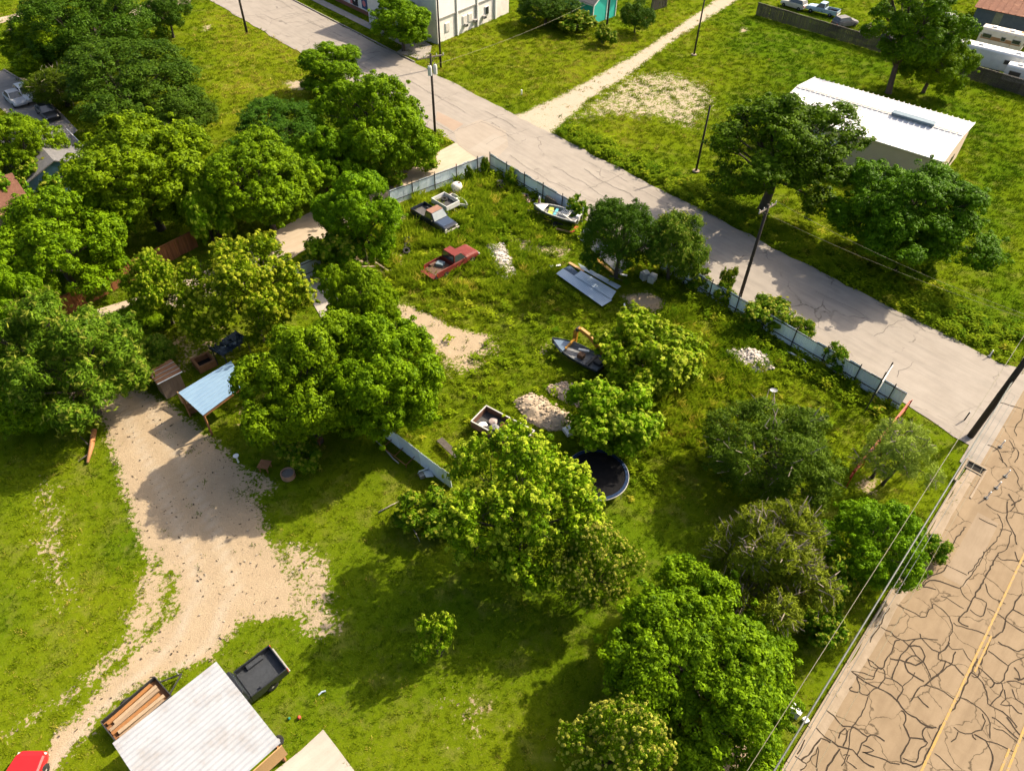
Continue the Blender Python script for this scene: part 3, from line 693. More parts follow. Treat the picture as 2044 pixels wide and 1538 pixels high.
mb = MB(); mb.box((5.15, -0.13, 1.75), (0.55, 0.1, 2.1)); mb.build('poster', PM('poster_pink', (0.62, 0.20, 0.22)), sf)
fc = bpy.data.curves.new('lettering', 'FONT'); fc.body = 'E'; fc.size = 2.6; fc.extrude = 0.03; fc.align_x = 'CENTER'
fc.materials.append(M_BLACKSTEEL)
fo = bpy.data.objects.new('letter_curve', fc); fm = bpy.data.meshes.new_from_object(fo); bpy.data.objects.remove(fo); fo = bpy.data.objects.new('painted_letter', fm); COL.objects.link(fo); fo.parent = sf
fo.location = (7.3, -0.16, 0.75); fo.rotation_euler = (R(90), 0, R(180))

# turquoise house
th_o = S(1182, 48)
tq = thing('turquoise_house', 'small turquoise house with dark shingle gable roof and white corner trim', 'house', (th_o.x, th_o.y, 0), R(135))
# local x = ridge direction running away to the left, gable wall at x=0 facing right
body = thing  # (alias keeps the builder readable)
g0 = MB()
Lh, Wh, hh, rs = 8.5, 5.6, 3.0, 1.9
for x in (0, Lh):
    g0.add([(x, 0, -0.1), (x, -Wh, -0.1), (x, -Wh, hh), (x, -Wh / 2, hh + rs), (x, 0, hh)], [(0, 1, 2, 3, 4)])
for y in (0, -Wh):
    g0.quad((0, y, -0.1), (Lh, y, -0.1), (Lh, y, hh), (0, y, hh))
g0.build('wall', M_TURQ, tq)
for s, y0 in ((1, 0.35), (-1, -Wh - 0.35)):
    r = MB(); zz = hh - 0.35 * rs / (Wh / 2) + 0.05
    r.quad((-0.35, -Wh / 2, hh + rs + 0.05), (Lh + 0.3, -Wh / 2, hh + rs + 0.05), (Lh + 0.3, y0, zz), (-0.35, y0, zz), t=0.12 * s); r.build('roof', M_SHINGLE, tq)
    r = MB(); r.bar((-0.38, -Wh / 2, hh + rs + 0.0), (-0.38, y0, zz - 0.05), 0.05, 0.18); r.build('barge_board', M_WPAINT, tq)
r = MB(); r.bar((-0.35, 0.37, hh - .25), (Lh + .3, 0.37, hh - .25), 0.06, 0.14); r.build('fascia', M_WPAINT, tq)
for y in (0.0, -Wh):
    r = MB(); r.box((-0.02, y, hh / 2), (0.14, 0.14, hh)); r.build('corner_trim', M_WPAINT, tq)
r = MB(); r.box((-0.03, -3.3, 1.6), (0.08, 0.14, 3.4)); r.build('downpipe', M_WPAINT, tq)
for x in (3.5,):
    r = MB(); r.box((x, 0.02, 1.6), (0.9, 0.08, 1.1)); wo = r.build('window', M_WPAINT, tq)
    r = MB(); r.box((x, 0.05, 1.6), (0.72, 0.08, 0.92)); r.build('pane', M_DARKGLASS, wo)

# rusty roofed shed at the top right
rs_o = S(1930, 62)
sh = thing('rusty_barn', 'barn with rusty corrugated roof and slate blue wall behind the campers', 'barn', (rs_o.x, rs_o.y, 0), R(-36))
mb = MB(); mb.box((13, 7, 1.7), (26, 14, 3.6)); mb.build('wall', M_SLATE, sh)
for s in (0, 1):
    r = MB(); ya, yb = (-0.4, 7) if s == 0 else (14.4, 7)
    r.quad((-0.4, ya, 3.55), (26.4, ya, 3.55), (26.4, yb, 5.2), (-0.4, yb, 5.2), t=0.06)
    for i in range(28):
        x = -0.35 + i * 0.985; r.bar((x, ya, 3.66), (x, yb, 5.31), 0.07, 0.05)
    r.build('roof', M_RUST, sh)
mb = MB(); mb.box((3.4, -0.03, 1.7), (1.1, 0.06, 3.3)); mb.build('faded_panel', PM('faded_green', (0.16, 0.19, 0.13)), sh)

# blue house with grey roof on the left, mostly under the trees
bh_c = S(120, 300, 3)
bh = thing('blue_house', 'blue house with weathered grey shingle roof half hidden under the left trees', 'house', (bh_c.x - 1.2, bh_c.y - 1.2, 0), R(133))
gable(bh, 9.5, 7.0, 3.0, 1.5, M_BLUEWALL, M_SHINGLEB, 0.45, 0.12)
r = MB(); r.bar((-5.2, -3.95, 2.78), (5.2, -3.95, 2.78), 0.1, 0.14); r.build('gutter', M_WPAINT, bh)
for x in (-2, 2):
    r = MB(); r.box((x, -3.53, 1.6), (1.0, 0.08, 1.2)); wo = r.build('window', M_WPAINT, bh)
    r = MB(); r.box((x, -3.58, 1.6), (0.8, 0.04, 1.0)); r.build('pane', M_DARKGLASS, wo)
bl_c = S(130, 345)
pch = MB()
lean = thing('lean_to', 'low blue lean-to with white gutter edge beside the blue house', 'lean-to', (bl_c.x + 0.5, bl_c.y, 0), R(45))
r = MB(); r.box((0, 0, 1.0), (4.2, 3.0, 2.2)); r.build('wall', M_BLUEWALL, lean)
r = MB(); r.box((0, 0, 2.2), (4.5, 3.3, 0.14), M=Matrix.Rotation(R(7), 3, 'X')); r.build('roof', M_BLUEWALL, lean)
r = MB(); r.bar((-2.25, -1.7, 2.02), (2.25, -1.7, 2.02), 0.1, 0.1); r.build('gutter', M_WPAINT, lean)
br_c = S(20, 395, 3)
brh = thing('brown_house', 'house with brown shingle roof at the left edge among shrubs', 'house', (br_c.x - 3.6, br_c.y - 0.6, 0), R(43))
gable(brh, 8.0, 7.0, 2.8, 1.5, PM('tan_siding', (0.36, 0.27, 0.18)), M_BROWNR, 0.4, 0.12)
r = MB(); r.bar((-4.4, -3.95, 2.6), (4.4, -3.95, 2.6), 0.12, 0.12); r.build('gutter', M_WOODT, brh)

# ================================================================== FENCES
def corr_mesh(name, w, h, mat, pitch=0.15, dep=0.03, th=0.008):
    xs = []; n = int(w / pitch)
    prof = []
    for i in range(n):
        x = -w / 2 + i * w / n; p = w / n
        prof += [(x, 0), (x + p * 0.55, 0), (x + p * 0.65, dep), (x + p * 0.9, dep)]
    prof.append((w / 2, 0))
    ring = [(x, y) for x, y in prof] + [(x, y - th) for x, y in reversed(prof)]
    m = MB(); m.loft([[(x, y, 0) for x, y in ring], [(x, y, h) for x, y in ring]])
    return m.mesh(name, mat)
def metal_fence(name, label, p0, p1, h=1.8, sw=0.9, seed=1, side=1, tilt=0.0, post_every=3, rail=True, mat=None, gapless=True, postmat=None):
    rr = random.Random(seed)
    p0 = Vector((p0.x, p0.y, 0)); p1 = Vector((p1.x, p1.y, 0))
    d = p1 - p0; Ln = d.length; ang = math.atan2(d.y, d.x)
    root = thing(name, label, 'fence', p0, ang)
    n = max(1, round(Ln / sw)); w = Ln / n
    me = corr_mesh('sheet', w + 0.03, h, mat or M_GALV)
    for i in range(n):
        link('sheet', me, root, ((i + 0.5) * w, rr.uniform(-0.012, 0.012), rr.uniform(-0.09, 0.02) - 0.03), (tilt + rr.uniform(-0.03, 0.03), rr.uniform(-0.012, 0.012), 0))
    y = 0.09 * side
    pm = postmat or M_BLACKSTEEL
    post = MB().box((0, 0, (h + 0.15) / 2), (0.07, 0.07, h + 0.35)).mesh('post', pm)
    if post_every:
        k = 0
        while k <= n:
            link('post', post, root, (min(max(k * w, 0.06), Ln - 0.06), y, 0)); k += post_every
    if rail:
        for z in ((h - 0.16, ) if h < 1.5 else (h - 0.16, 0.5)):
            m = MB(); m.bar((0, y - 0.035 * side, z), (Ln, y - 0.035 * side, z), 0.05, 0.06); m.build('rail', pm, root)
    return root
metal_fence('metal_fence', 'corrugated metal fence along the pale lane behind the dark blue pickup', S(778, 411), S(966, 340), 1.8, 0.95, 1, side=-1)
_a0 = S(966, 340).dot(SD)
metal_fence('metal_fence', 'corrugated metal fence beside the street behind the boat on its trailer', ST(_a0 + 0.1, 48.05), ST(_a0 + 14.6, 48.05), 1.8, 0.95, 2, side=-1)
metal_fence('metal_fence', 'long vine grown metal fence along the street down to the red corner post', ST(-31.5, 47.95), ST(-7.6, 47.95), 1.85, 0.95, 3, side=-1)
metal_fence('metal_fence', 'pale corrugated sheet fence between the two yards below the large tree', S(770, 872), S(902, 975), 1.75, 0.8, 4, side=1, tilt=0.06, rail=False, post_every=0)
metal_fence('metal_gate', 'corrugated sheet gate at the lane end of the pale apron', S(590, 566), S(645, 541), 1.8, 0.9, 5, side=-1, post_every=3)['category'] = 'gate'
# collapsed run of the same fence
cf0, cf1 = S(1150, 472), S(1240, 552)
cd = cf1 - cf0; cang = math.atan2(cd.y, cd.x)
for i in range(5):
    p = cf0 + cd * ((i + 0.5) / 5.2)
    o = link('fallen_sheet', corr_mesh('sheet', cd.length / 5.2, 1.35, PM('dull_sheet', (0.27, 0.29, 0.31), (0.35, 0.36, 0.37), 2, 0.5, metal=0.2, vary=0.15)), None, (p.x, p.y, 0.05 + 0.02 * (i % 2)), (R(-62 + 6 * (i % 3)), 0, cang + R(3 * (i % 2))))
    tag(o, ['grey fence sheet fallen nearest the boat stern', 'second grey fallen fence sheet from the boat', 'middle grey fence sheet of the collapsed run under the dark tree', 'fourth grey fallen fence sheet from the boat', 'grey fallen fence sheet closest to the yellow beam'][i], 'metal sheet', 'fallen fence sheets under the dark tree')
# red pipe rail on the south side of the lot
rp0, rp1 = S(1800, 828), S(1688, 968)
rd = rp1 - rp0
rr_ = thing('red_fence', 'red painted steel rail fence running from the metal fence corner behind the willow', 'fence', rp0, math.atan2(rd.y, rd.x))
Lr = rd.length
for z in (1.55, 0.85):
    MB().bar((0, 0, z), (Lr, 0, z), 0.10, 0.14).build('rail', M_RED, rr_)
for i in range(5):
    MB().box((Lr * i / 4, 0.08, 0.85), (0.10, 0.06, 1.8)).build('post', M_RED, rr_)
for i in range(9):
    MB().box((Lr * (i + 0.5) / 9, -0.06, 1.2), (Lr / 9 - 0.03, 0.02, 0.5)).build('panel', M_RED, rr_)
# brown board fence (left) and the grey board fence (top right)
def board_fence(name, label, p0, p1, h, bw_, mat, seed, each=True, side=-1):
    rr = random.Random(seed); d = p1 - p0; Ln = d.length
    root = thing(name, label, 'fence', (p0.x, p0.y, 0), math.atan2(d.y, d.x))
    n = int(Ln / bw_); me = MB().box((0, 0, h / 2), (bw_ - 0.008, 0.022, h)).mesh('board', mat)
    if each:
        for i in range(n):
            link('board', me, root, ((i + 0.5) * Ln / n, rr.uniform(-0.012, 0.012), rr.uniform(-0.08, 0.02)), (rr.uniform(-0.02, 0.02), rr.uniform(-0.012, 0.012), 0))
    else:
        bay = 2.44; k = int(Ln / bay) + 1
        for j in range(k):
            m = MB(); x = j * bay
            while x < min((j + 1) * bay, Ln) - 0.05:
                m.box((x + bw_ / 2, rr.uniform(-0.02, 0.02), h / 2 + rr.uniform(-0.07, 0.03)), (bw_ - 0.022, 0.022, h)); x += bw_
            o = m.build('fence_bay', mat, root)
    for z in (0.35, h * 0.55, h - 0.2):
        MB().bar((0, -0.05 * side, z), (Ln, -0.05 * side, z), 0.04, 0.09).build('rail', mat, root)
    for j in range(int(Ln / 2.44) + 1):
        MB().box((min(j * 2.44, Ln - .05), -0.12 * side, h / 2), (0.09, 0.09, h + 0.06)).build('post', mat, root)
    MB().box((Ln / 2, 0.0, h + 0.03), (Ln, 0.14, 0.03)).build('cap', mat, root)
    return root
board_fence('wood_fence', 'stained brown board fence along the shaded lane among the left trees', S(128, 632), S(396, 492), 1.8, 0.16, M_WOODB, 3, True)
board_fence('wood_fence', 'long dark grey board fence in front of the old cars and campers', S(1508, 30), S(2110, 212), 1.9, 0.15, M_WOODG, 4, False)
board_fence('wood_fence', 'short dark picket fence beyond the turquoise house by the dirt track', S(1300, 22), S(1330, 14), 1.7, 0.15, M_WOODG, 6, False)

# ================================================================== UTILITY POLES AND WIRES
def pole(name, label, base, h, r=0.15, mat=None, arm=None, arm_len=2.4, extras=None, lower=None, group='utility poles'):
    root = thing(name, label, 'utility pole', base, 0, group)
    m = MB(); m.tube([(0, 0, -0.3), (0, 0, h * 0.5), (0, 0, h)], [r, r * 0.88, r * 0.72], 10); m.build('pole', mat or M_POLE, root, smooth=True)
    if arm is not None:
        a = Vector((math.cos(arm), math.sin(arm), 0)); z = h - 0.35
        m = MB(); m.bar(a * (-arm_len / 2) + Vector((0, 0, z)), a * (arm_len / 2) + Vector((0, 0, z)), 0.11, 0.13); ao = m.build('crossarm', M_POLEG, root)
        b2 = Vector((-a.y, a.x, 0)) * 0.12
        for s in (-1, 1):
            m = MB(); m.bar(a * (s * 0.7) + Vector((0, 0, z)) + b2, Vector((0, 0, z - 0.75)) + b2, 0.04, 0.04); m.build('brace', M_POLEG, root)
        for s in (-0.95, -0.45, 0.45, 0.95):
            p = a * (s * arm_len / 2); m = MB(); m.cyl((p.x, p.y, z + 0.17), 0.055, 0.22, 8, r2=0.035); m.build('insulator', PM('porcelain', (0.62, 0.6, 0.57), (0.5, .48, .45)), ao)
    if extras == 'transformer':
        for k, (dx, dy) in enumerate(((-0.12, -0.38), (0.42, 0.05))):
            m = MB(); m.cyl((dx, dy, h - 1.75), 0.24, 0.95, 14); m.cyl((dx, dy, h - 1.22), 0.2, 0.12, 14); t = m.build('transformer', PM('transformer_grey', (0.60, 0.61, 0.6), (0.5, .51, .5)), root, bevel=0.03)
            m = MB(); m.cyl((dx, dy, h - 1.06), 0.05, 0.24, 8); m.build('bushing', M_POLEG, t)
            m = MB(); m.bar((dx, dy, h - 1.5), (0, 0, h - 1.5), 0.08, 0.06); m.build('bracket', M_BLACKSTEEL, t)
    if lower:
        m = MB(); m.cyl((0, 0, 0.06), 0.42, 0.14, 10); m.build('concrete_collar', M_GUT, root, bevel=0.03)
    return root
PA = S(1937, 870); PB = S(1477, 592); PC = S(869, 272); PD = S(493, 66); PE = S(1389, 342); PF = S(1385, 110); PG = S(880, 135); PH = S(1208, 82)
pole('utility_pole', 'thick dark utility pole at the street corner beside the avenue', PA, 11.0, 0.24, arm=R(138), arm_len=2.6, extras='transformer')
pole('utility_pole', 'leaning dark pole with pale crossarm beside the vine grown fence', PB, 9.5, 0.16, arm=R(42), arm_len=2.4)
pole('utility_pole', 'utility pole with two transformers at the lane mouth beside the tall tree', PC, 9.6, 0.16, arm=R(28), arm_len=3.2, extras='transformer')
pole('utility_pole', 'dark utility pole on the grass at the top left street edge', PD, 9.5, 0.18)
pole('utility_pole', 'slim dark pole in the weeds left of the big field tree', PE, 7.6, 0.13, lower=True)
pole('utility_pole', 'slim dark pole in the field right of the dirt track', PF, 9.0, 0.13, lower=True)
pole('utility_pole', 'dark pole standing against the corner of the white two storey building', PG, 10.0, 0.15, arm=R(30), arm_len=2.0)
pole('utility_pole', 'dark utility pole in front of the turquoise house', PH, 9.5, 0.17)
def wire(name, label, p, q, r, sag, mat, group=None, cat='overhead wire'):
    p = Vector(p); q = Vector(q); pts = []
    for i in range(17):
        t = i / 16; v = p.lerp(q, t); v.z -= sag * 4 * t * (1 - t); pts.append(v)
    m = MB(); m.tube(pts, r, 6)
    return tag(m.build(name, mat, smooth=True), label, cat, group)
M_CABLE = PM('grey_cable', (0.13, 0.14, 0.13), (0.09, 0.10, 0.09), 2, 0.5)
M_ALU = PM('bright_wire', (0.20, 0.18, 0.11), (0.15, .135, .085), 2, 0.5)
M_WIRED = PM('dark_wire', (0.10, 0.10, 0.09), (0.07, .07, .06), 2, 0.6)
def along_to(pix_a, za, pix_b, zb, ext):
    a = S(*pix_a, za); b = S(*pix_b, zb); return a, a + (b - a) * ext
c0, c1 = S(2023, 757, 6.0), S(1540, 1546, 5.6)
wire('overhead_cable', 'thick grey overhead cable bundle parallel to the avenue kerb', c0, c0 + (c1 - c0) * 1.8, 0.045, 0.0, M_CABLE)
c0, c1 = S(2020, 775, 5.6), S(1560, 1546, 5.3)
wire('overhead_cable', 'thin pale cable running just right of the thick cable bundle', c0, c0 + (c1 - c0) * 1.8, 0.016, 0.0, M_CABLE)
c0, c1 = S(2026, 790, 5.2), S(1572, 1546, 5.0)
wire('overhead_cable', 'outermost thin cable beside the avenue kerb', c0, c0 + (c1 - c0) * 1.8, 0.013, 0.0, M_CABLE)
c0, c1 = S(2014, 717, 9.6), S(1486, 1546, 9.4)
wire('overhead_wire', 'single pale conductor crossing high above the avenue grass verge', c0 + (c0 - c1) * 0.3, c0 + (c1 - c0) * 1.6, 0.015, 0.0, M_ALU)
c0, c1 = S(1980, 900, 9.8), S(1622, 1546, 9.6)
wire('overhead_wire', 'faint pale conductor crossing above the tan avenue pavement', c0 + (c0 - c1) * 0.5, c0 + (c1 - c0) * 1.6, 0.008, 0.0, M_ALU)
aA = Vector((math.cos(R(138)), math.sin(R(138)), 0)); aB = Vector((math.cos(R(42)), math.sin(R(42)), 0))
for s, lb in ((-0.95, 'lower conductor from the crossarm pole towards the avenue pole'), (0.95, 'upper conductor from the crossarm pole towards the avenue pole')):
    wire('overhead_wire', lb, PB + aB * (s * 1.2) + Vector((0, 0, 9.4)), PA + aA * (s * 1.3) + Vector((0, 0, 10.9)), 0.009, 0.5, M_ALU)
wire('overhead_wire', 'left service wire from the white building pole to the turquoise house', S(905, 155, 2) * 0 + PG + Vector((0, 0, 9.6)), S(1120, -10, 5), 0.012, 0.4, M_ALU)
wire('overhead_wire', 'service wire sloping across the lawn from the lane pole to the turquoise house', PC + Vector((0.3, 0, 8.4)), S(1172, 8, 3.4), 0.012, 0.5, M_ALU)
for i, (b, lb) in enumerate((((1974, 712), 'white marker post standing at the far street corner edge'), ((1996, 892), 'white delineator post nearest the storm inlet top'), ((2006, 951), 'white delineator post beside the branching road cracks'), ((1988, 974), 'third white delineator post down the gutter'), ((1968, 994), 'lowest white delineator post beside the gutter'))):
    t = thing('marker_post', lb, 'marker post', S(*b), 0, 'white marker posts on the avenue')
    MB().tube([(0, 0, 0), (0, 0, 0.75)], 0.045, 8).build('post', M_WPAINT, t)
    MB().cyl((0, 0, 0.04), 0.14, 0.08, 10).build('base', M_BLACKSTEEL, t)
t = thing('guard_post', 'grey steel guard post on the verge left of the corner pole', 'post', S(1925, 838))
MB().tube([(0, 0, 0), (0, 0, 0.9)], 0.05, 8).build('post', M_BLACKSTEEL, t)
MB().cyl((0, 0, 0.92), 0.06, 0.04, 8).build('cap', M_TRIM, t)
# ================================================================== VEHICLES
M_TYRE = PM('tyre_rubber', (0.012, 0.012, 0.012), (0.022, 0.021, 0.02), 5, 0.85)
M_RIM = PM('wheel_rim', (0.52, 0.51, 0.48), (0.38, 0.37, 0.35), 6, 0.4, metal=0.4)
M_CHROME = PM('dull_chrome', (0.50, 0.48, 0.42), (0.40, 0.38, 0.34), 4, 0.35, metal=0.5)
M_GLASSC = PM('car_glass', (0.03, 0.04, 0.045), (0.05, 0.06, 0.065), 1, 0.08, spec=0.9)
M_GLASSP = PM('pale_windscreen', (0.20, 0.235, 0.24), (0.26, 0.29, 0.29), 2, 0.15, spec=0.8)
M_AMBER = PM('amber_lens', (0.60, 0.10, 0.02), (0.5, .08, .02), 3, 0.3)
M_LENS = PM('head_lens', (0.6, 0.6, 0.55), (0.5, .5, .46), 3, 0.2)
M_BEDD = PM('bed_liner', (0.035, 0.034, 0.036), (0.06, 0.058, 0.058), 5, 0.8)
def prof(hw, z0, z1, c=0.08, cb=0.05, tumble=0.0):
    t = hw - tumble
    return [(-hw + cb, z0), (hw - cb, z0), (hw, z0 + cb), (hw, z0 + (z1 - z0) * 0.55), (t, z1 - c), (t - c, z1), (-t + c, z1), (-t, z1 - c), (-hw, z0 + (z1 - z0) * 0.55), (-hw, z0 + cb)]
def stations(mb, st, mi=0):
    """st: (x, half width, z bottom, z top, tumble)"""
    mb.loft([[(x, y, z) for y, z in prof(hw, z0, z1, tumble=tu)] for x, hw, z0, z1, tu in st], mi=mi)
def wheels(root, xs, y, r=0.36, w=0.24, rim=None):
    tm = MB(); tm.loft([[Vector((math.cos(t) * rr, yy, math.sin(t) * rr)) for t in [2 * math.pi * k / 18 for k in range(18)]] for rr, yy in ((r * .6, -w / 2), (r * .93, -w / 2), (r, -w * .35), (r, w * .35), (r * .93, w / 2), (r * .6, w / 2))])
    tme = tm.mesh('tyre', M_TYRE, True)
    rm = MB(); rm.cyl((0, 0, 0), r * 0.62, w * 0.9, 14, 'y'); rm.cyl((0, 0, 0), r * 0.22, w * 1.04, 10, 'y'); rme = rm.mesh('rim', rim or M_RIM)
    for x in xs:
        for s in (-1, 1):
            wo = link('wheel', tme, root, (x, s * y, r)); link('rim', rme, wo)
def pickup(name, label, at, hd, paint, roof=None, wind=None, L=5.3, W=1.9, floor=None, gate=True, z=0.0, bedlen=2.1, group='pickup trucks', hoodm=None, tilt=0):
    root = thing(name, label, 'pickup truck', (at.x, at.y, z), hd, group)
    hw = W / 2; f = L / 2; xb = -f + bedlen; xc = xb + 0.02; xw = xc + 1.45
    m = MB(); stations(m, [(xc, hw, 0.42, 1.08, 0.03), (xw + 0.05, hw, 0.42, 1.08, 0.03), (xw + 0.25, hw, 0.42, 1.06, 0.05), (f - 0.35, hw * 0.985, 0.44, 1.0, 0.06), (f - 0.08, hw * 0.95, 0.48, 0.93, 0.07)]); m.build('body', paint, root, bevel=0.02)
    m = MB(); m.add([(xw + 0.2, -hw * .8, 1.075), (f - 0.45, -hw * .76, 1.02), (f - 0.45, hw * .76, 1.02), (xw + 0.2, hw * .8, 1.075), (xw + 0.2, -hw * .76, 1.10), (f - 0.47, -hw * .72, 1.045), (f - 0.47, hw * .72, 1.045), (xw + 0.2, hw * .76, 1.10)], [(0, 1, 5, 4), (1, 2, 6, 5), (2, 3, 7, 6), (4, 5, 6, 7), (3, 0, 4, 7)]); m.build('hood', hoodm or paint, root)
    # cab greenhouse
    m = MB(); b0, b1, t0, t1, zt = xc + 0.02, xw + 0.12, xc + 0.14, xw - 0.42, 1.74
    hb, ht = hw * 0.95, hw * 0.80
    q = [(b0, -hb, 1.06), (b1, -hb, 1.06), (b1, hb, 1.06), (b0, hb, 1.06)]; qt = [(t0, -ht, zt), (t1, -ht, zt), (t1, ht, zt), (t0, ht, zt)]
    m.loft([q, qt]); m.build('cab', paint, root, bevel=0.04)
    m = MB(); m.box(((t0 + t1) / 2, 0, zt + 0.012), (t1 - t0 - 0.03, ht * 2 - 0.04, 0.035)); m.build('roof_panel', roof or paint, root, bevel=0.015)
    def pane(nm, a, b_, c, d, mt, k=0.1):
        a, b_, c, d = map(Vector, (a, b_, c, d)); ce = (a + b_ + c + d) / 4
        n = (b_ - a).cross(d - a).normalized(); 
        if n.dot(ce - Vector(((b0 + b1) / 2, 0, 1.3))) < 0: n = -n
        P = [p.lerp(ce, k) + n * 0.012 for p in (a, b_, c, d)]
        mm = MB(); mm.loft([P, [p - n * 0.02 for p in P]]); mm.build(nm, mt, root)
    pane('windshield', q[1], q[2], qt[2], qt[1], wind or M_GLASSC)
    pane('rear_window', q[0], q[3], qt[3], qt[0], M_GLASSC, 0.14)
    for s in (0, 1):
        i, j = (0, 1) if s == 0 else (3, 2)
        pane('side_window', q[i], q[j], qt[j], qt[i], M_GLASSC, 0.14)
    # bed
    m = MB(); th = 0.07; z0, z1 = 0.45, 1.06
    m.box(((-f + xb) / 2, 0, 0.60), (bedlen, W - 0.1, 0.14), mi=1)
    for s in (-1, 1):
        m.box(((-f + xb) / 2, s * (hw - th / 2), (z0 + z1) / 2), (bedlen, th, z1 - z0))
        m.box((-f + bedlen * 0.5, s * (hw - 0.2), 0.76), (0.95, 0.26, 0.2), mi=1)
    m.box((xb - 0.03, 0, (z0 + z1) / 2), (0.06, W - 2 * th - 0.01, z1 - z0)); m.build('bed', [paint, floor or M_BEDD], root, bevel=0.015)
    m = MB()
    if gate: m.box((-f + 0.03, 0, 0.78), (0.06, W - 2 * th - 0.01, 0.52))
    else: m.box((-f - 0.24, 0, 0.62), (0.5, W - 2 * th, 0.05))
    m.build('tailgate', paint, root, bevel=0.01)
    m = MB(); m.box((f + 0.04, 0, 0.58), (0.16, W * 0.98, 0.2)); m.build('bumper', M_CHROME, root, bevel=0.04)
    m = MB(); m.box((-f - 0.06, 0, 0.5), (0.12, W * 0.94, 0.16)); m.build('bumper', M_CHROME, root, bevel=0.03)
    m = MB(); m.box((f - 0.075, 0, 0.78), (0.05, W * 0.55, 0.18)); m.build('grille', M_BLACKSTEEL, root)
    for s in (-1, 1):
        m = MB(); m.box((f - 0.07, s * hw * 0.74, 0.78), (0.06, 0.28, 0.17)); m.build('headlight', M_LENS, root, bevel=0.02)
        m = MB(); m.box((-f - 0.01, s * (hw - 0.05), 0.82), (0.05, 0.11, 0.3)); m.build('taillight', M_AMBER, root)
        m = MB(); m.box((xw - 0.1, s * (hw + 0.08), 1.14), (0.09, 0.18, 0.14)); m.build('mirror', M_BLACKSTEEL, root, bevel=0.02)
        m = MB(); m.box(((xc + xw) / 2 + 0.1, s * (hw + 0.004), 0.74), (1.1, 0.012, 0.5)); m.build('door', paint, root, bevel=0.004)
    wheels(root, (f - 0.95, -f + 1.05), hw - 0.12)
    return root
def car(name, label, at, hd, paint, L=4.5, W=1.78, H=1.45, suv=False, z=0.0, cat='car', group='parked cars', roofm=None, glass=None):
    root = thing(name, label, cat, (at.x, at.y, z), hd, group)
    hw = W / 2; f = L / 2; belt = 0.92 if not suv else 1.05
    m = MB(); stations(m, [(-f + 0.04, hw * .86, 0.42, belt * .86, .08), (-f + 0.3, hw * .97, 0.32, belt * .98, .05), (-f + 1.0, hw, 0.28, belt, .04), (0.6, hw, 0.28, belt, .04), (f - 1.1, hw * .99, 0.28, belt * .97, .05), (f - 0.3, hw * .92, 0.32, belt * .84, .08), (f - 0.02, hw * .76, 0.40, belt * .7, .1)]); m.build('body', paint, root, smooth=False, bevel=0.03)
    b0, b1 = (-f + 0.2, f - 1.35) if suv else (-f + 0.75, f - 1.25)
    t0, t1 = (-f + 0.5, f - 2.1) if suv else (-f + 1.3, f - 2.05)
    hb, ht = hw * .93, hw * .72
    q = [(b0, -hb, belt - .02), (b1, -hb, belt - .04), (b1, hb, belt - .04), (b0, hb, belt - .02)]; qt = [(t0, -ht, H), (t1, -ht, H), (t1, ht, H), (t0, ht, H)]
    m = MB(); m.loft([q, qt]); m.build('cabin', roofm or paint, root, bevel=0.06)
    cen = Vector(((b0 + b1) / 2, 0, belt + .2))
    for nm, idx in (('windshield', (1, 2)), ('rear_window', (3, 0)), ('side_window', (0, 1)), ('side_window', (2, 3))):
        i, j = idx; P = [Vector(q[i]), Vector(q[j]), Vector(qt[j]), Vector(qt[i])]; ce = sum(P, Vector()) / 4
        n = (P[1] - P[0]).cross(P[3] - P[0]).normalized()
        if n.dot(ce - cen) < 0: n = -n
        P = [p.lerp(ce, 0.13) + n * 0.012 for p in P]
        mm = MB(); mm.loft([P, [p - n * .02 for p in P]]); mm.build(nm, glass or M_GLASSC, root)
    for s in (-1, 1):
        m = MB(); m.box((f - 0.16, s * hw * .62, belt * .62), (0.14, 0.34, 0.14)); m.build('headlight', M_LENS, root, bevel=.03)
        m = MB(); m.box((-f + 0.08, s * hw * .72, belt * .72), (0.1, 0.26, 0.16)); m.build('taillight', M_AMBER, root, bevel=.02)
        m = MB(); m.box((b1 - 0.25, s * (hw + .06), belt + .04), (0.1, 0.16, 0.12)); m.build('mirror', paint, root, bevel=.02)
    wheels(root, (f - 0.85, -f + 0.85), hw - .1, 0.32, 0.21)
    return root
def paint(n, c, c2=None, **k): return PM(n, c, c2 or tuple(x * 0.85 for x in c), 1.5, 0.35, coat=0.3, **k)
P_NAVY = paint('navy_paint', (0.012, 0.018, 0.034)); P_RED = PM('faded_red_paint', (0.13, 0.014, 0.011), (0.17, 0.024, 0.017), 2, 0.6, c3=(0.17, 0.055, 0.035), s3=1.4)
P_BLACK = paint('black_paint', (0.016, 0.018, 0.022)); P_CARRED = paint('bright_red_paint', (0.50, 0.012, 0.014)); P_WHITE = paint('white_car_paint', (0.68, 0.68, 0.67))
pickup('pickup_truck', 'dark blue pickup with rusty brown roof parked in tall grass by the fence', S(868, 447), heading((840, 430), (892, 462)) , P_NAVY, roof=PM('rust_roof', (0.20, 0.10, 0.065), (0.26, 0.14, 0.10), 2, 0.7), wind=M_GLASSP, floor=PM('grey_bed', (0.10, 0.095, 0.10), (0.07, .068, .07)), hoodm=paint('blue_hood', (0.035, 0.055, 0.10)))
rt = pickup('pickup_truck', 'faded red pickup with junk in its bed in the tall grass', S(903, 532), heading((862, 555), (945, 508)), P_RED, floor=PM('rusty_bed', (0.08, 0.045, 0.03), (0.14, 0.08, 0.055), 6, 0.9), gate=False)
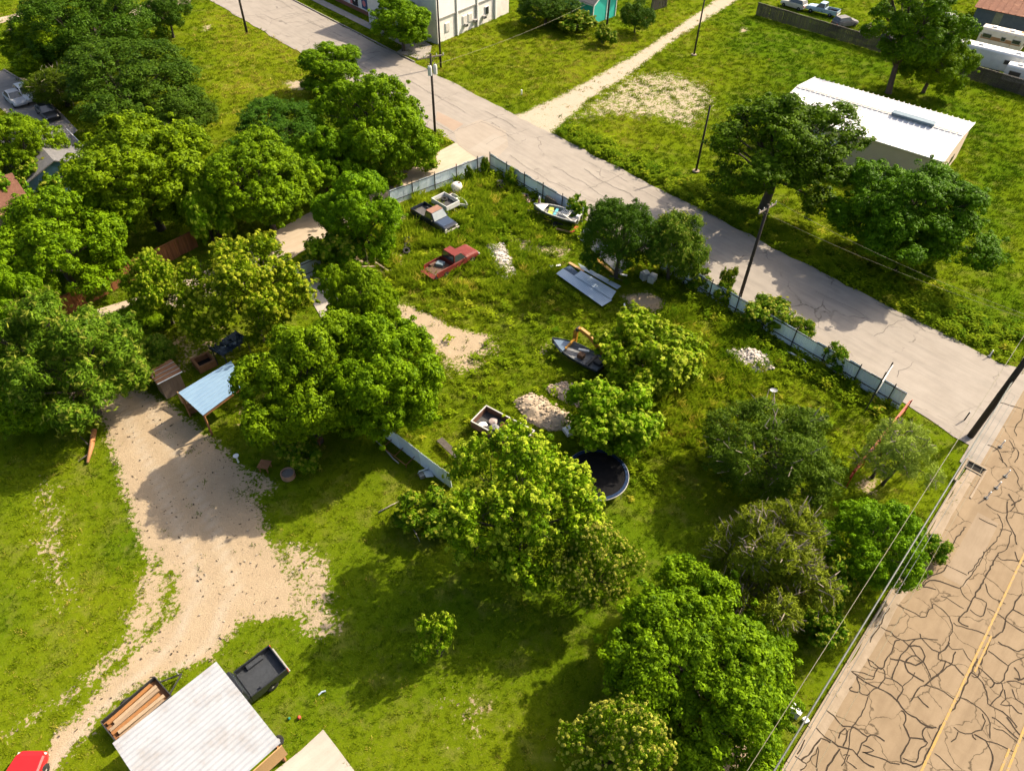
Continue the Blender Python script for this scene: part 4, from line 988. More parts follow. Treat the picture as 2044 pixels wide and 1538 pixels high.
m = MB(); m.box((-1.25, 0.25, 0.82), (0.6, 0.7, 0.3), 0.4); tag(m.build('tool_box', PM('bluegrey_plastic', (0.16, 0.21, 0.24))), 'blue grey box lying in the red pickup bed', 'box').matrix_world = Matrix.Translation(S(903, 532)) @ Matrix.Rotation(heading((862, 555), (945, 508)), 4, 'Z')
# white truck bed trailer
tb = thing('truck_bed_trailer', 'white pickup bed trailer with black interior beside the dark blue pickup', 'trailer', S(890, 416), heading((862, 400), (905, 425)))
m = MB()
for s in (-1, 1): m.box((0, s * 0.88, 0.82), (2.3, 0.07, 0.55))
for s in (-1, 1): m.box((s * 1.16, 0, 0.82), (0.07, 1.83, 0.55))
m.build('side_panel', P_WHITE, tb, bevel=0.02)
MB().box((0, 0, 0.6), (2.25, 1.68, 0.1)).build('bed_floor', M_BEDD, tb)
wheels(tb, (0.0,), 0.82, 0.34, 0.2)
MB().bar((1.2, 0, 0.45), (2.1, 0, 0.35), 0.08, 0.08).build('drawbar', M_BLACKSTEEL, tb)
o = MB(); o.ring((0, 0, 0), 0.16, 0.36, -0.1, 0.1, 18); o = o.build('spare_tyre', M_TYRE); o.location = S(888, 410) + Vector((0, 0, 0.76)); tag(o, 'old tyre lying inside the white truck bed trailer', 'tyre')
# upturned skiff shell and white tank beside it
def boat_hull(root, L, W, H, paint_m, in_m, keel=0.18, z=0.0, floor_z=None, open_=True, rimm=None, nb=9):
    rings_o = []; rings_i = []
    for i in range(nb):
        t = i / (nb - 1); x = -L / 2 + L * t
        w = W / 2 * (1 - max(0, (t - 0.45) / 0.55) ** 2.2) * (0.9 + 0.1 * min(1, t * 4)); w = max(w, 0.03)
        sh = H + 0.12 * t * t
        kz = z + (keel if t < .7 else keel + (t - .7) ** 2 * 3 * H)
        rings_o.append([(x, -w, z + sh), (x, -w * .86, z + kz * .5 + .12), (x, 0, kz - keel + z * 0), (x, w * .86, z + kz * .5 + .12), (x, w, z + sh)])
        wi = max(w - 0.09, 0.015); fz = z + (floor_z or .25)
        rings_i.append([(x, -wi, z + sh), (x, -wi * .9, fz), (x, 0, fz - .01), (x, wi * .9, fz), (x, wi, z + sh)])
    m = MB(); m.loft(rings_o, cap=False, closed=False); m.add(rings_o[0], [(0, 1, 2, 3, 4)]); m.build('hull', paint_m, root, smooth=False)
    m = MB(); m.loft(rings_i, cap=False, closed=False); m.add(rings_i[0], [(0, 1, 2, 3, 4)]); m.build('interior', in_m, root)
    for s in (0, 4):
        m = MB(); m.tube([(rings_o[i][s][0], (rings_o[i][s][1] + rings_i[i][s][1]) / 2, rings_o[i][s][2]) for i in range(nb)], 0.055, 6); m.build('gunwale', rimm or paint_m, root)
    m = MB(); m.bar(Vector(rings_o[0][0]), Vector(rings_o[0][4]), 0.1, 0.08); m.build('transom_cap', rimm or paint_m, root)
    return rings_o, rings_i
sk = thing('small_skiff', 'small grey and white skiff shell behind the white trailer', 'boat', S(915, 407), heading((900, 395), (925, 410)))
boat_hull(sk, 2.9, 1.15, 0.42, PM('skiff_white', (0.62, 0.62, 0.60)), PM('skiff_grey', (0.22, 0.24, 0.25), (0.3, .31, .32)), rimm=PM('skiff_white', (0.62, .62, .6)))
MB().box((-0.4, 0, 0.4), (0.28, 0.95, 0.05)).build('seat', M_WPAINT, sk)
tk = thing('water_tank', 'white plastic tank with dark openings near the fence corner', 'tank', S(912, 383), R(30))
m = MB(); m.loft([[(math.cos(t) * r_, math.sin(t) * r_ * .9, z_) for t in [2 * math.pi * k / 14 for k in range(14)]] for r_, z_ in ((0.5, 0.0), (0.62, 0.12), (0.64, 0.75), (0.5, 1.0), (0.25, 1.08))]); m.build('tank_body', PM('tank_white', (0.68, 0.65, 0.60), (0.6, .57, .52)), tk, smooth=True)
for y_, z_ in ((-0.1, 1.05), (0.2, 0.85)):
    MB().cyl((0.25, y_, z_), 0.13, 0.12, 10).build('opening', PM('rust_hole', (0.11, 0.05, 0.03)), tk)
MB().bar((-0.5, -0.9, 0.12), (-2.0, -0.6, 0.1), 0.25, 0.06)
o = MB().bar(S(893, 392, 0.15), S(905, 378, 0.3), 0.3, 0.05).build('plank', M_WOODT); tag(o, 'short tan plank between the white tank and the trailer', 'plank')

# boat on a trailer beside the street fence
bt = thing('trailer_boat', 'white and dark hulled motorboat full of gear beside the street fence', 'boat', S(1108, 443, 0), heading((1075, 432), (1150, 455)) + math.pi)
M_HULLW = PM('boat_white', (0.58, 0.57, 0.55), (0.48, .47, .45), 2, 0.4); M_HULLD = PM('boat_dark', (0.06, 0.06, 0.065), (0.1, .1, .1), 2, 0.4)
boat_hull(bt, 5.0, 1.95, 0.72, M_HULLD, PM('boat_inside', (0.30, 0.30, 0.29), (0.16, .16, .16), 3), z=0.55, floor_z=0.42, rimm=M_HULLW)
MB().prism([(1.15, -0.8), (2.1, -0.34), (2.32, 0), (2.1, 0.34), (1.15, 0.8)], 1.28, 1.36).build('bow_deck', M_HULLW, bt, bevel=0.03)
for x, y, s in ((1.4, .35, .3), (1.5, -.35, .28), (1.75, 0, .25), (1.1, .1, .3)):
    pass
MB().box((0.55, 0.05, 1.12), (0.5, 1.4, 0.12), 0.3).build('seat', PM('yellow_green_cover', (0.42, 0.42, 0.05), (0.2, .3, .05), 3), bt, bevel=.03)
MB().box((0.05, -0.1, 1.1), (0.3, 1.3, 0.1), 0.15).build('seat', PM('teal_tarp', (0.06, 0.28, 0.36), (0.1, .36, .42), 3), bt, bevel=.03)
ck = MB()
for i in range(6): ck.bar((-1.5 + i * 0.18, -0.55, 1.34), (-1.5 + i * 0.18, 0.45, 1.34), 0.05, 0.05)
for y in (-0.55, -0.05, 0.45): ck.bar((-1.52, y, 1.38), (-0.58, y, 1.38), 0.05, 0.05)
ck.build('rack', M_WPAINT, bt)
MB().tube([(0.9, 0.86, 1.35), (0.6, 0.88, 1.75), (-1.2, 0.9, 1.75), (-2.1, 0.8, 1.3)], 0.035, 6).build('rail', M_RIM, bt)
MB().box((-2.45, 0, 1.25), (0.35, 0.42, 0.6)).build('outboard_motor', PM('motor_white', (0.6, .6, .6)), bt, bevel=.06)
tr = thing('boat_trailer', 'boat trailer frame with white wheel under the motorboat', 'trailer', S(1108, 443, 0), heading((1075, 432), (1150, 455)) + math.pi)
for s in (-1, 1): MB().bar((-2.2, s * 0.7, 0.42), (1.6, s * 0.55, 0.42), 0.09, 0.1).build('frame_rail', M_BLACKSTEEL, tr)
MB().bar((1.5, 0, 0.42), (3.2, 0, 0.4), 0.1, 0.1).build('drawbar', M_BLACKSTEEL, tr)
MB().bar((-0.4, -0.95, 0.3), (-0.4, 0.95, 0.3), 0.08, 0.08).build('axle', M_BLACKSTEEL, tr)
wheels(tr, (-0.4,), 1.02, 0.3, 0.18, M_WPAINT)
# things leaning on that fence
o = thing('folding_trampoline', 'dark mesh panel with rounded frame leaning on the street fence', 'panel', S(1098, 418), R(-47))
MB().box((0, 0, 0.75), (1.5, 0.06, 1.1)).build('mesh', PM('dark_mesh', (0.05, 0.048, 0.05), (0.09, .085, .085), 6), o)
MB().tube([(-0.8, 0, 0.1), (-0.8, 0, 1.2), (-0.65, 0, 1.38), (0.65, 0, 1.38), (0.8, 0, 1.2), (0.8, 0, 0.1)], 0.045, 6).build('frame', M_BLACKSTEEL, o)
o = thing('paddle_board', 'white and pink board standing upright behind the motorboat bow', 'board', S(1075, 428), R(-47))
m = MB(); m.loft([[(math.cos(t) * 0.2 * k, math.sin(t) * 0.05, z_) for t in [2 * math.pi * q / 10 for q in range(10)]] for z_, k in ((0.0, .8), (0.8, 1), (1.6, 1), (1.95, .75), (2.1, .3))]); m.build('board_body', PM('board_white', (0.62, 0.62, 0.64)), o, smooth=True)
MB().box((0, -0.06, 1.6), (0.2, 0.03, 0.5)).build('decal', PM('board_pink', (0.42, 0.16, 0.13)), o)
for i, (u, v, lb) in enumerate(((1052, 400, 'pinkish scrap heap left of the boat by the fence'), (1000, 372, 'rusty brown scrap bin near the fence corner'))):
    o = thing('scrap_heap', lb, 'scrap', S(u, v), R(-45))
    rr = random.Random(i + 40)
    for k in range(7):
        MB().box((rr.uniform(-.6, .6), rr.uniform(-.3, .3), 0.15 + 0.12 * (k % 3)), (rr.uniform(.3, .9), rr.uniform(.15, .4), rr.uniform(.08, .35)), rr.uniform(0, 3)).build('scrap_piece', [PM('scrap_pink', (0.34, 0.20, 0.19)), PM('scrap_rust', (0.14, 0.06, 0.04)), M_BLACKSTEEL, M_WOODG][(k + i) % 4], o, bevel=.02)
# pink-ended lumber near the boat
for i, (a, b_, w_, lb) in enumerate((((1110, 456), (1143, 464), .22, 'pale plank on the grass below the motorboat'), ((1140, 464), (1152, 452), .3, 'short red painted board at the end of the fallen fence'), ((1190, 516), (1229, 549), .3, 'long yellow timber beam in front of the dark tree'), ((1216, 550), (1244, 560), .16, 'grey plank lying right of the yellow beam'), ((1238, 547), (1252, 550), .16, 'short white board beside the dark tree shade'), ((1098, 532), (1119, 529), .2, 'white scrap strip left of the roofing sheets'), ((1246, 606), (1249, 620), .14, 'thin pale stick below the sandy patch'), ((1136, 524), (1166, 542), .3, 'tan board lying across the dark blue roofing sheet'), ((690, 512), (738, 527), .2, 'long grey branch on the brush heap'), ((725, 508), (775, 540), .18, 'bent driftwood pole below the lane tree'), ((690, 532), (750, 532), .2, 'pale log at the edge of the brush heap'), ((1572, 700), (1610, 722), .12, 'white pipe lying along the metal fence'))):
    tag(MB().bar(S(*a, .12 + .03 * (i % 3)), S(*b_, .1), w_, 0.1).build('timber', [M_WOODT, M_RED, PM('yellow_timber', (0.50, 0.29, 0.06), (0.42, .24, .05), 3), M_WOODG, M_WPAINT, M_WPAINT, M_WPAINT, M_WOODT, PM('driftwood', (.27, .21, .15), (.35, .28, .2), 3), PM('driftwood', (.27, .21, .15)), PM('driftwood', (.27, .21, .15)), M_WPAINT][i], bevel=.015), lb, 'timber')
# loose roofing sheets
def sheet_on_ground(corners, z, mat, label, ribs=8, tilt=0.0):
    a, b_, c, d = [S(*p, z) for p in corners]
    m = MB(); n = ribs * 3; top = []; 
    e = []
    for i in range(n + 1):
        t = i / n; h = (0.035 if i % 3 == 1 else 0.0)
        e.append((a.lerp(d, t) + Vector((0, 0, h)), b_.lerp(c, t) + Vector((0, 0, h + tilt))))
    r1 = [p for p, q in e] + [p - Vector((0, 0, .012)) for p, q in reversed(e)]; r2 = [q for p, q in e] + [q - Vector((0, 0, .012)) for p, q in reversed(e)]
    m.loft([r1, r2]); return tag(m.build('roofing_sheet', mat), label, 'metal sheet', 'roofing sheets stacked in the lot')
M_SH1 = PM('sheet_pale_blue', (0.50, 0.58, 0.66), (0.44, 0.52, 0.60), 1.2, 0.45, metal=0.2)
sheet_on_ground([(1120, 537), (1207, 606), (1222, 600), (1138, 530)], 0.12, PM('sheet_dark_blue', (0.05, 0.085, 0.14), (0.07, .11, .17), 2, 0.5), 'dark blue roofing sheet underneath the pale sheets')
sheet_on_ground([(1110, 546), (1202, 611), (1222, 599), (1124, 536)], 0.22, M_SH1, 'wide pale roofing sheet at the front of the pile', 7)
sheet_on_ground([(1146, 550), (1220, 597), (1230, 581), (1160, 540)], 0.30, M_SH1, 'pale roofing sheet in the middle of the pile', 6)
sheet_on_ground([(1160, 536), (1232, 577), (1240, 571), (1154, 525)], 0.16, PM('sheet_grey', (0.36, 0.42, 0.47), (0.44, 0.5, 0.55), 1.2, 0.45, metal=0.2), 'narrow grey roofing sheet at the back of the pile', 4)
for i, (u, v, lb) in enumerate(((1286, 556, 'left grey appliance by the trampled patch under the dark tree'), (1301, 562, 'right white appliance with open lid by the street fence'))):
    o = thing('old_appliance', lb, 'appliance', S(u, v), R(25 + 30 * i))
    MB().box((0, 0, 0.35), (0.75, 0.65, 0.7)).build('cabinet', PM('appliance_%d' % i, (0.42 + .15 * i, .43 + .14 * i, .44 + .12 * i)), o, bevel=.04)
    MB().box((0.1, 0, 0.74), (0.5, 0.6, 0.06)).build('lid', M_WPAINT, o, bevel=.02)
    MB().box((0.25, 0.33, 0.4), (0.2, 0.04, 0.35)).build('panel', M_WOODD, o)

# skiff with a yellow frame in the middle of the lot
jb = thing('dark_skiff', 'dark hulled jon boat with grey deck under the yellow frame', 'boat', S(1150, 718), heading((1115, 700), (1180, 735)) + math.pi)
boat_hull(jb, 5.0, 1.9, 0.62, PM('hull_navy', (0.018, 0.024, 0.034), (0.03, .04, .05)), PM('deck_grey', (0.20, 0.205, 0.21), (0.14, .145, .15), 2), z=0.25, floor_z=0.32, rimm=PM('hull_navy', (.018, .024, .034)))
MB().prism([(0.95, -0.86), (2.05, -0.42), (2.3, 0), (2.05, 0.42), (0.95, 0.86)], 0.86, 0.93).build('bow_deck', PM('deck_blue', (0.10, 0.15, 0.21), (0.13, .18, .25), 2, 0.35), jb)
MB().box((-0.5, 0.1, 0.85), (0.55, 0.5, 0.4)).build('seat', PM('brown_vinyl', (0.12, 0.06, 0.03)), jb, bevel=.06)
MB().box((-1.4, 0, 0.78), (0.3, 1.6, 0.1)).build('thwart', M_BLACKSTEEL, jb, bevel=.02)
MB().box((-2.0, -0.3, 0.8), (0.7, 0.8, 0.3)).build('engine_well', M_BLACKSTEEL, jb, bevel=.05)
MB().box((-0.3, -0.55, 0.86), (0.9, 0.22, 0.14), .4).build('cushion', M_WPAINT, jb, bevel=.04)
fr = thing('yellow_boom', 'yellow orange steel boom arching over the dark skiff', 'boom', S(1150, 712), heading((1115, 700), (1180, 735)) + math.pi)
M_BOOM = PM('boom_yellow', (0.40, 0.20, 0.016), (0.32, 0.15, 0.014), 3, 0.5, c3=(0.2, .08, .02))
P_ = [(0.9, -0.95, 0.2), (0.85, -1.0, 1.8), (0.5, -1.0, 2.1), (-0.5, -1.0, 1.85), (-1.6, -1.05, 1.0), (-1.8, -1.05, 0.2)]
for i in range(5): MB().bar(P_[i], P_[i + 1], 0.28, 0.34).build('arm_section', M_BOOM, fr, bevel=.02)
MB().bar((0.82, -0.95, 1.0), (0.75, 0.6, 0.9), 0.16, 0.16).build('cross_tube', M_BOOM, fr)
MB().cyl((0.7, -1.0, 2.0), 0.16, 0.4, 12, 'y').build('pivot', M_BLACKSTEEL, fr)
ch = thing('plastic_chair', 'grey rounded tub chair beyond the dark skiff by the yellow green shrub', 'chair', S(1203, 708), R(60))
m = MB(); m.loft([[(math.cos(t) * r_, math.sin(t) * r_ * .8, z_) for t in [2 * math.pi * k / 14 for k in range(14)]] for r_, z_ in ((0.35, .25), (0.5, .5), (0.55, .8), (0.5, .82), (0.42, .5))]); m.build('shell', PM('chair_grey', (0.13, 0.16, 0.19), (0.17, .2, .23), 2), ch)
for x in (-.25, .25):
    for y in (-.2, .2): MB().box((x, y, .14), (.05, .05, .3)).build('leg', M_BLACKSTEEL, ch)
# open box trailer of junk
jt = thing('box_trailer', 'open box trailer with white rim and rubbish inside, half under the round tree', 'trailer', S(1003, 868), heading((965, 845), (1040, 885)))
M_TRW = PM('trailer_rim', (0.48, 0.47, 0.44)); M_TRB = PM('trailer_side', (0.16, 0.075, 0.045), (0.08, .05, .04), 2)
for s in (-1, 1):
    MB().box((0, s * 0.95, 0.7), (4.3, 0.06, 0.62)).build('side_panel', M_TRB, jt)
    MB().box((0, s * 0.95, 1.03), (4.36, 0.09, 0.06)).build('rim', M_TRW, jt)
for s in (-1, 1):
    MB().box((s * 2.15, 0, 0.7), (0.06, 1.84, 0.62)).build('side_panel', M_TRB, jt)
    MB().box((s * 2.15, 0, 1.03), (0.09, 1.8, 0.06)).build('rim', M_TRW, jt)
MB().box((0, 0, 0.42), (4.24, 1.84, 0.06)).build('floor', M_BEDD, jt)
wheels(jt, (-0.2,), 1.1, 0.33, 0.2)
MB().bar((2.2, 0, .4), (3.4, 0, .4), .1, .1).build('drawbar', M_BLACKSTEEL, jt)
rr = random.Random(9)
for i, lb in enumerate(('white sack in the far corner of the box trailer', 'pale bundle in the middle of the box trailer', 'grey bag heaped beside the trailer sacks', 'brown carton at the near side of the box trailer', 'white bucket lying in the box trailer')):
    m = MB(); m.loft([[(math.cos(t) * r_ * rr.uniform(.6, 1.3), math.sin(t) * r_ * rr.uniform(.6, 1.3), z_ * rr.uniform(.7, 1.3)) for t in [2 * math.pi * k / 9 for k in range(9)]] for r_, z_ in ((.2, 0), (.36, .05), (.33, .16), (.1, .24))])
    o = m.build('rubbish_sack', [M_WPAINT, PM('sack_pink', (.45, .36, .33)), PM('sack_grey', (.2, .2, .21)), M_WOODD, M_WPAINT][i], smooth=True, bevel=.02)
    o.location = jt.location + Matrix.Rotation(jt.rotation_euler.z, 3, 'Z') @ Vector((-1.5 + .45 * i, (-.4, .3, -.1, .45, -.5)[i], .47)); tag(o, lb, 'sack')
# trampoline
tp = thing('trampoline', 'round black trampoline with blue rim pad on the shaded grass', 'trampoline', S(1189, 960), 0)
MB().cyl((0, 0, 0.82), 2.02, 0.02, 40).build('mat', PM('tramp_mat', (0.008, 0.008, 0.009), (0.012, .012, .013), 3, 0.9, spec=.05), tp)
MB().ring((0, 0, 0), 1.98, 2.19, 0.80, 0.875, 44).build('rim_pad', PM('pad_blue', (0.010, 0.022, 0.06), (0.016, .035, .08), 3, 0.7, spec=.1), tp)
MB().ring((0, 0, 0), 2.17, 2.23, 0.74, 0.84, 44).build('frame', M_RIM, tp)
for k in range(6):
    t = k * math.pi / 3 + .3; MB().tube([(math.cos(t) * 2.15, math.sin(t) * 2.15, 0.8), (math.cos(t) * 2.2, math.sin(t) * 2.2, 0)], 0.03, 6).build('leg', M_RIM, tp)

# rubble and soil heaps
def rubble(label, corners, h, c1, c2, n, sz, seed):
    P = [S(*p) for p in corners]; ce = sum(P, Vector()) / len(P); rr = random.Random(seed)
    root = thing('rubble_heap', label, 'rubble heap', (ce.x, ce.y, 0))
    poly = [(p.x - ce.x, p.y - ce.y) for p in P]
    mt = PM('rubble_%d' % seed, c1, c2, 2.5, 0.95, bump=0.5, bscale=8)
    gx = np.linspace(min(p[0] for p in poly) - .5, max(p[0] for p in poly) + .5, 34); gy = np.linspace(min(p[1] for p in poly) - .5, max(p[1] for p in poly) + .5, 34)
    X, Y = np.meshgrid(gx, gy); sd = sdpoly(X.ravel(), Y.ravel(), poly)
    Z = np.clip((sd + .15) / 1.1, -.1, 1); hz = h * np.sin(np.clip(Z, 0, 1) * math.pi / 2) * (0.55 + 0.9 * fbm(X.ravel() + seed, Y.ravel(), 1.4, seed)) - .06 - (sd < -.15) * .15
    m = MB(); m.add(list(zip(X.ravel(), Y.ravel(), hz)), [(j * 34 + i, j * 34 + i + 1, (j + 1) * 34 + i + 1, (j + 1) * 34 + i) for j in range(33) for i in range(33)])
    m.build('mound', mt, root, smooth=True)
    m = MB(); k = 0
    while k < n:
        x = rr.uniform(gx[0], gx[-1]); y = rr.uniform(gy[0], gy[-1])
        s_ = sdpoly(np.array([x]), np.array([y]), poly)[0]
        if s_ < -0.25 * rr.random(): continue
        i = int((x - gx[0]) / (gx[-1] - gx[0]) * 33); j = int((y - gy[0]) / (gy[-1] - gy[0]) * 33)
        z = max(hz.reshape(34, 34)[j, i], 0); e = sz * rr.uniform(.4, 1.4)
        M = Matrix.Rotation(rr.uniform(0, 6), 3, 'Z') @ Matrix.Rotation(rr.uniform(-.6, .6), 3, 'X')
        m.box((x, y, z + e * .15), (e, e * rr.uniform(.5, .9), e * rr.uniform(.35, .7)), M=M); k += 1
    stuff(m.build('stones', PM('rubble_st_%d' % seed, c1, c2, 6, .95), root, bevel=.02, seg=1))
rubble('white rubble heap beside the red pickup', [(970, 493), (1000, 488), (1018, 510), (1030, 545), (1008, 556), (985, 535)], .55, (.42, .37, .32), (.52, .47, .42), 260, .22, 71)
rubble('pale gravel heap in the tall grass near the street fence', [(1452, 700), (1490, 694), (1530, 712), (1542, 732), (1510, 742), (1468, 722)], .5, (.38, .33, .29), (.48, .43, .385), 260, .2, 72)
rubble('sandy soil heap left of the trampoline shrub', [(1025, 800), (1062, 785), (1100, 805), (1148, 835), (1150, 855), (1095, 858), (1055, 840)], .5, (.32, .25, .175), (.40, .32, .23), 220, .18, 73)
rubble('second sandy heap with dark holes behind the first', [(1090, 775), (1125, 763), (1180, 785), (1195, 805), (1160, 812), (1120, 795)], .5, (.34, .26, .19), (.44, .35, .26), 200, .18, 74)
tag(MB().box(S(1140, 858, .25), (1.1, .8, .3), .5).build('white_cooler', P_WHITE, bevel=.05), 'white flat box beside the sandy soil heap', 'box')
o = thing('satellite_dish', 'pale round dish on a mast beside the dark olive tree', 'dish', S(1538, 795), 0)
m = MB(); m.loft([[(math.cos(t) * r_, math.sin(t) * r_ * .75, z_) for t in [2 * math.pi * k / 18 for k in range(18)]] for r_, z_ in ((.08, .85), (.2, .88), (.3, .94))], cap=False); m.add([(math.cos(t) * .1, math.sin(t) * .075, .85) for t in [2 * math.pi * k / 18 for k in range(18)]], [tuple(range(18))]); m.build('reflector', PM('dish_grey', (.36, .37, .38)), o)
MB().tube([(0, 0, 0), (0, 0, .86)], .03, 6).build('mast', M_RIM, o)
# twin post sign by the fence
sg = thing('sign_board', 'white twin post sign panel standing over the fence near the red corner', 'sign', S(1726, 822), R(52))
for x in (0, 1.9): MB().tube([(x, 0, 0), (x, 0, 3.9 if x else 4.3)], .055, 8).build('post', M_BLACKSTEEL, sg)
MB().box((0.95, -0.07, 2.9), (2.3, 0.05, 1.3)).build('panel', M_WPAINT, sg)
MB().tube([(-.1, 0, 3.62), (2.0, 0, 3.62)], .035, 6).build('top_rail', M_BLACKSTEEL, sg)

# ------------------------------------------------------------------ left yard
cs_b = [S(357, 785, 2.5), S(462, 722, 2.5), S(490, 766, 2.25), S(405, 829, 2.2)]
cp = thing('carport', 'open shelter with pale blue ribbed metal roof beside the sandy drive', 'shelter', (0, 0, 0))
cc = sum(cs_b, Vector()) / 4; cp.location = (cc.x, cc.y, 0)
a, b_, c, d = [p - Vector((cc.x, cc.y, 0)) for p in cs_b]
m = MB(); m.quad(a, b_, c, d, t=-.05); m.build('roof', M_BLUEGALV, cp)
for i in range(9):
    t = i / 8; p = a.lerp(d, t); q = b_.lerp(c, t); m = MB(); m.bar(p + Vector((0, 0, .05)), q + Vector((0, 0, .05)), .07, .05); m.build('rib', PM('rib_blue', (0.19, 0.30, 0.42), (0.24, .35, .47), 2, .5), cp)
for p in (a, b_, c, d):
    q = p * .96; MB().box((q.x, q.y, p.z / 2 - .05), (.12, .12, p.z - .1)).build('post', M_WOODD, cp)
MB().bar(d * .97 - Vector((0, 0, .1)), c * .97 - Vector((0, 0, .1)), .06, .16).build('beam', M_WOODD, cp)
MB().bar(a * .97 - Vector((0, 0, .1)), b_ * .97 - Vector((0, 0, .1)), .06, .16).build('beam', M_WOODD, cp)
sd_ = thing('tool_shed', 'small wooden shed with rusty brown sheet roof beside the blue shelter', 'shed', S(345, 778), heading((330, 790), (372, 768)))
MB().box((0, 0, .95), (1.6, 1.3, 1.9)).build('wall', PM('shed_wall', (.14, .10, .07), (.2, .15, .11), 3, .9, stretch=(6, 6, .5)), sd_)
MB().box((0, 0, 1.98), (1.95, 1.65, .06), M=Matrix.Rotation(R(6), 3, 'X')).build('roof', PM('shed_rust', (.17, .075, .035), (.24, .12, .06), 3, .7), sd_)
for y in (-.45, -.05, .4): MB().bar((-.98, y, 2.05 + y * .1), (.98, y, 2.05 + y * .1), .05, .05).build('batten', M_TRIM, sd_)
MB().bar((-.98, -.84, 1.92), (.98, -.84, 1.92), .06, .06).build('edge_trim', M_GALV, sd_)
tag(MB().box(S(372, 800, .6), (1.5, .06, 1.2), heading((360, 795), (392, 812))).build('plywood_sheet', M_WOODT), 'orange brown plywood sheet between the shed and the blue shelter', 'plywood')
dp = thing('solar_panel', 'dark blue roof panel behind the blue shelter under the tree', 'panel', S(470, 722, 0), heading((440, 738), (490, 705)))
MB().box((0, 0, 2.0), (2.6, 1.9, .05), M=Matrix.Rotation(R(-8), 3, 'X')).build('panel', PM('panel_navy', (.012, .022, .04), (.02, .03, .05), 2, .2), dp)
for i in range(4): MB().bar((-1.2 + .8 * i, -.95, 1.91), (-1.2 + .8 * i, .95, 2.17), .03, .1).build('batten', M_SLATE, dp)
for x in (-1.1, 1.1):
    for y in (-.8, .8): MB().box((x, y, .98), (.08, .08, 1.9)).build('post', M_BLACKSTEEL, dp)
bx = thing('raised_bed', 'square brown timber planter box behind the blue shelter', 'planter', S(410, 728), heading((395, 735), (430, 718)))
for s in (-1, 1):
    MB().box((0, s * .62, .3), (1.5, .2, .6)).build('plank', M_WOODD, bx); MB().box((s * .65, 0, .3), (.2, 1.04, .6)).build('plank', M_WOODD, bx)
MB().box((0, 0, .06), (1.1, 1.04, .1)).build('soil', PM('dark_soil', (.012, .01, .008)), bx)
tag(MB().box(S(388, 812, .3), (.9, .6, .6), .6).build('crate', M_WOODD, bevel=.02), 'brown crate under the left edge of the blue shelter', 'crate')
bn = thing('storage_bin', 'blue plastic bin on the shaded grass under the large tree', 'bin', S(512, 856), R(10))
MB().box((0, 0, .35), (.7, .55, .7)).build('tub', PM('bin_blue', (.02, .07, .16), (.03, .09, .2)), bn, bevel=.04)
MB().box((0, 0, .73), (.76, .6, .06)).build('lid', PM('bin_blue', (.02, .07, .16)), bn, bevel=.02)
MB().box((.05, 0, .77), (.2, .2, .02)).build('sticker', M_WPAINT, bn)
for i, (u, v, rz, w_, lb) in enumerate(((626, 882, -.05, 1.3, 'brown wooden table under the large tree edge'), (531, 936, 1.4, .75, 'small orange brown stool near the fire ring'))):
    o = thing('wooden_table', lb, 'table', S(u, v), rz)
    for k in range(4): MB().box((0, -.3 + .2 * k, .55), (w_, .185, .05)).build('plank', M_WOODD, o)
    for x in (-w_ / 2 + .1, w_ / 2 - .1):
        for y in (-.28, .28): MB().box((x, y, .26), (.07, .07, .54)).build('leg', M_WOODD, o)
fp = thing('fire_ring', 'round metal fire ring with rusty rim on the yard grass', 'fire ring', S(576, 950))
MB().ring((0, 0, 0), .42, .5, 0, .4, 24).build('ring', PM('ring_rust', (.30, .16, .09), (.4, .24, .15)), fp); MB().cyl((0, 0, .3), .42, .06, 24).build('ash', PM('ash', (.13, .115, .105), (.19, .17, .155)), fp)
bb = thing('bird_bath', 'small white pedestal beside the sandy drive', 'pedestal', S(476, 922))
MB().tube([(0, 0, 0), (0, 0, .6)], [.07, .05], 8).build('stem', M_WPAINT, bb); MB().cyl((0, 0, .66), .12, .14, 14, r2=.2).build('bowl', M_WPAINT, bb)
lg = thing('fallen_log', 'barkless orange fallen log on the left lawn', 'log', S(180, 905), 0)
p0, p1 = S(190, 862) - S(180, 905), S(176, 925) - S(180, 905)
MB().tube([p0 + Vector((0, 0, .2)), p0.lerp(p1, .5) + Vector((.06, 0, .18)), p1 + Vector((0, 0, .12))], [.2, .18, .1], 8).build('trunk', PM('orange_wood', (.40, .17, .05), (.3, .16, .08), 3), lg, smooth=True)
for (u0, v0, u1, v1) in ((178, 890, 158, 870), (176, 910, 158, 925), (188, 866, 198, 858)): MB().tube([S(u0, v0) - S(180, 905) + Vector((0, 0, .15)), S(u1, v1) - S(180, 905) + Vector((0, 0, .25))], [.06, .02], 6).build('branch', M_WOODG, lg)
# junk by the inner fence
gj = thing('metal_scrap', 'bent pale grey sheet metal scrap by the inner fence', 'scrap', S(845, 945), .5)
MB().box((0, 0, .35), (.7, .05, .7), M=Matrix.Rotation(.5, 3, 'X')).build('bent_sheet', M_GALV, gj); MB().box((.25, -.35, .25), (.6, .6, .04), M=Matrix.Rotation(.4, 3, 'Y')).build('bent_sheet', M_GALV, gj); MB().box((-.2, -.2, .15), (.3, .4, .3)).build('block', M_TRIM, gj)
bf = thing('bed_frame', 'rusty rectangular metal bed frame leaning in the weeds by the inner fence', 'frame', S(800, 908), heading((760, 880), (820, 925)))
for y in (-.5, .5): MB().bar((-1.3, y, .35 + .15 * y), (1.1, y, .3 + .15 * y), .05, .05).build('rail', M_WOODD, bf)
for x in (-1.3, -.1, 1.1): MB().bar((x, -.5, .27), (x, .5, .42), .05, .05).build('rail', M_WOODD, bf)
for x in (-1.3, 1.1):
    for y in (-.5, .5): MB().box((x, y, .17), (.05, .05, .4)).build('leg', M_WOODD, bf)
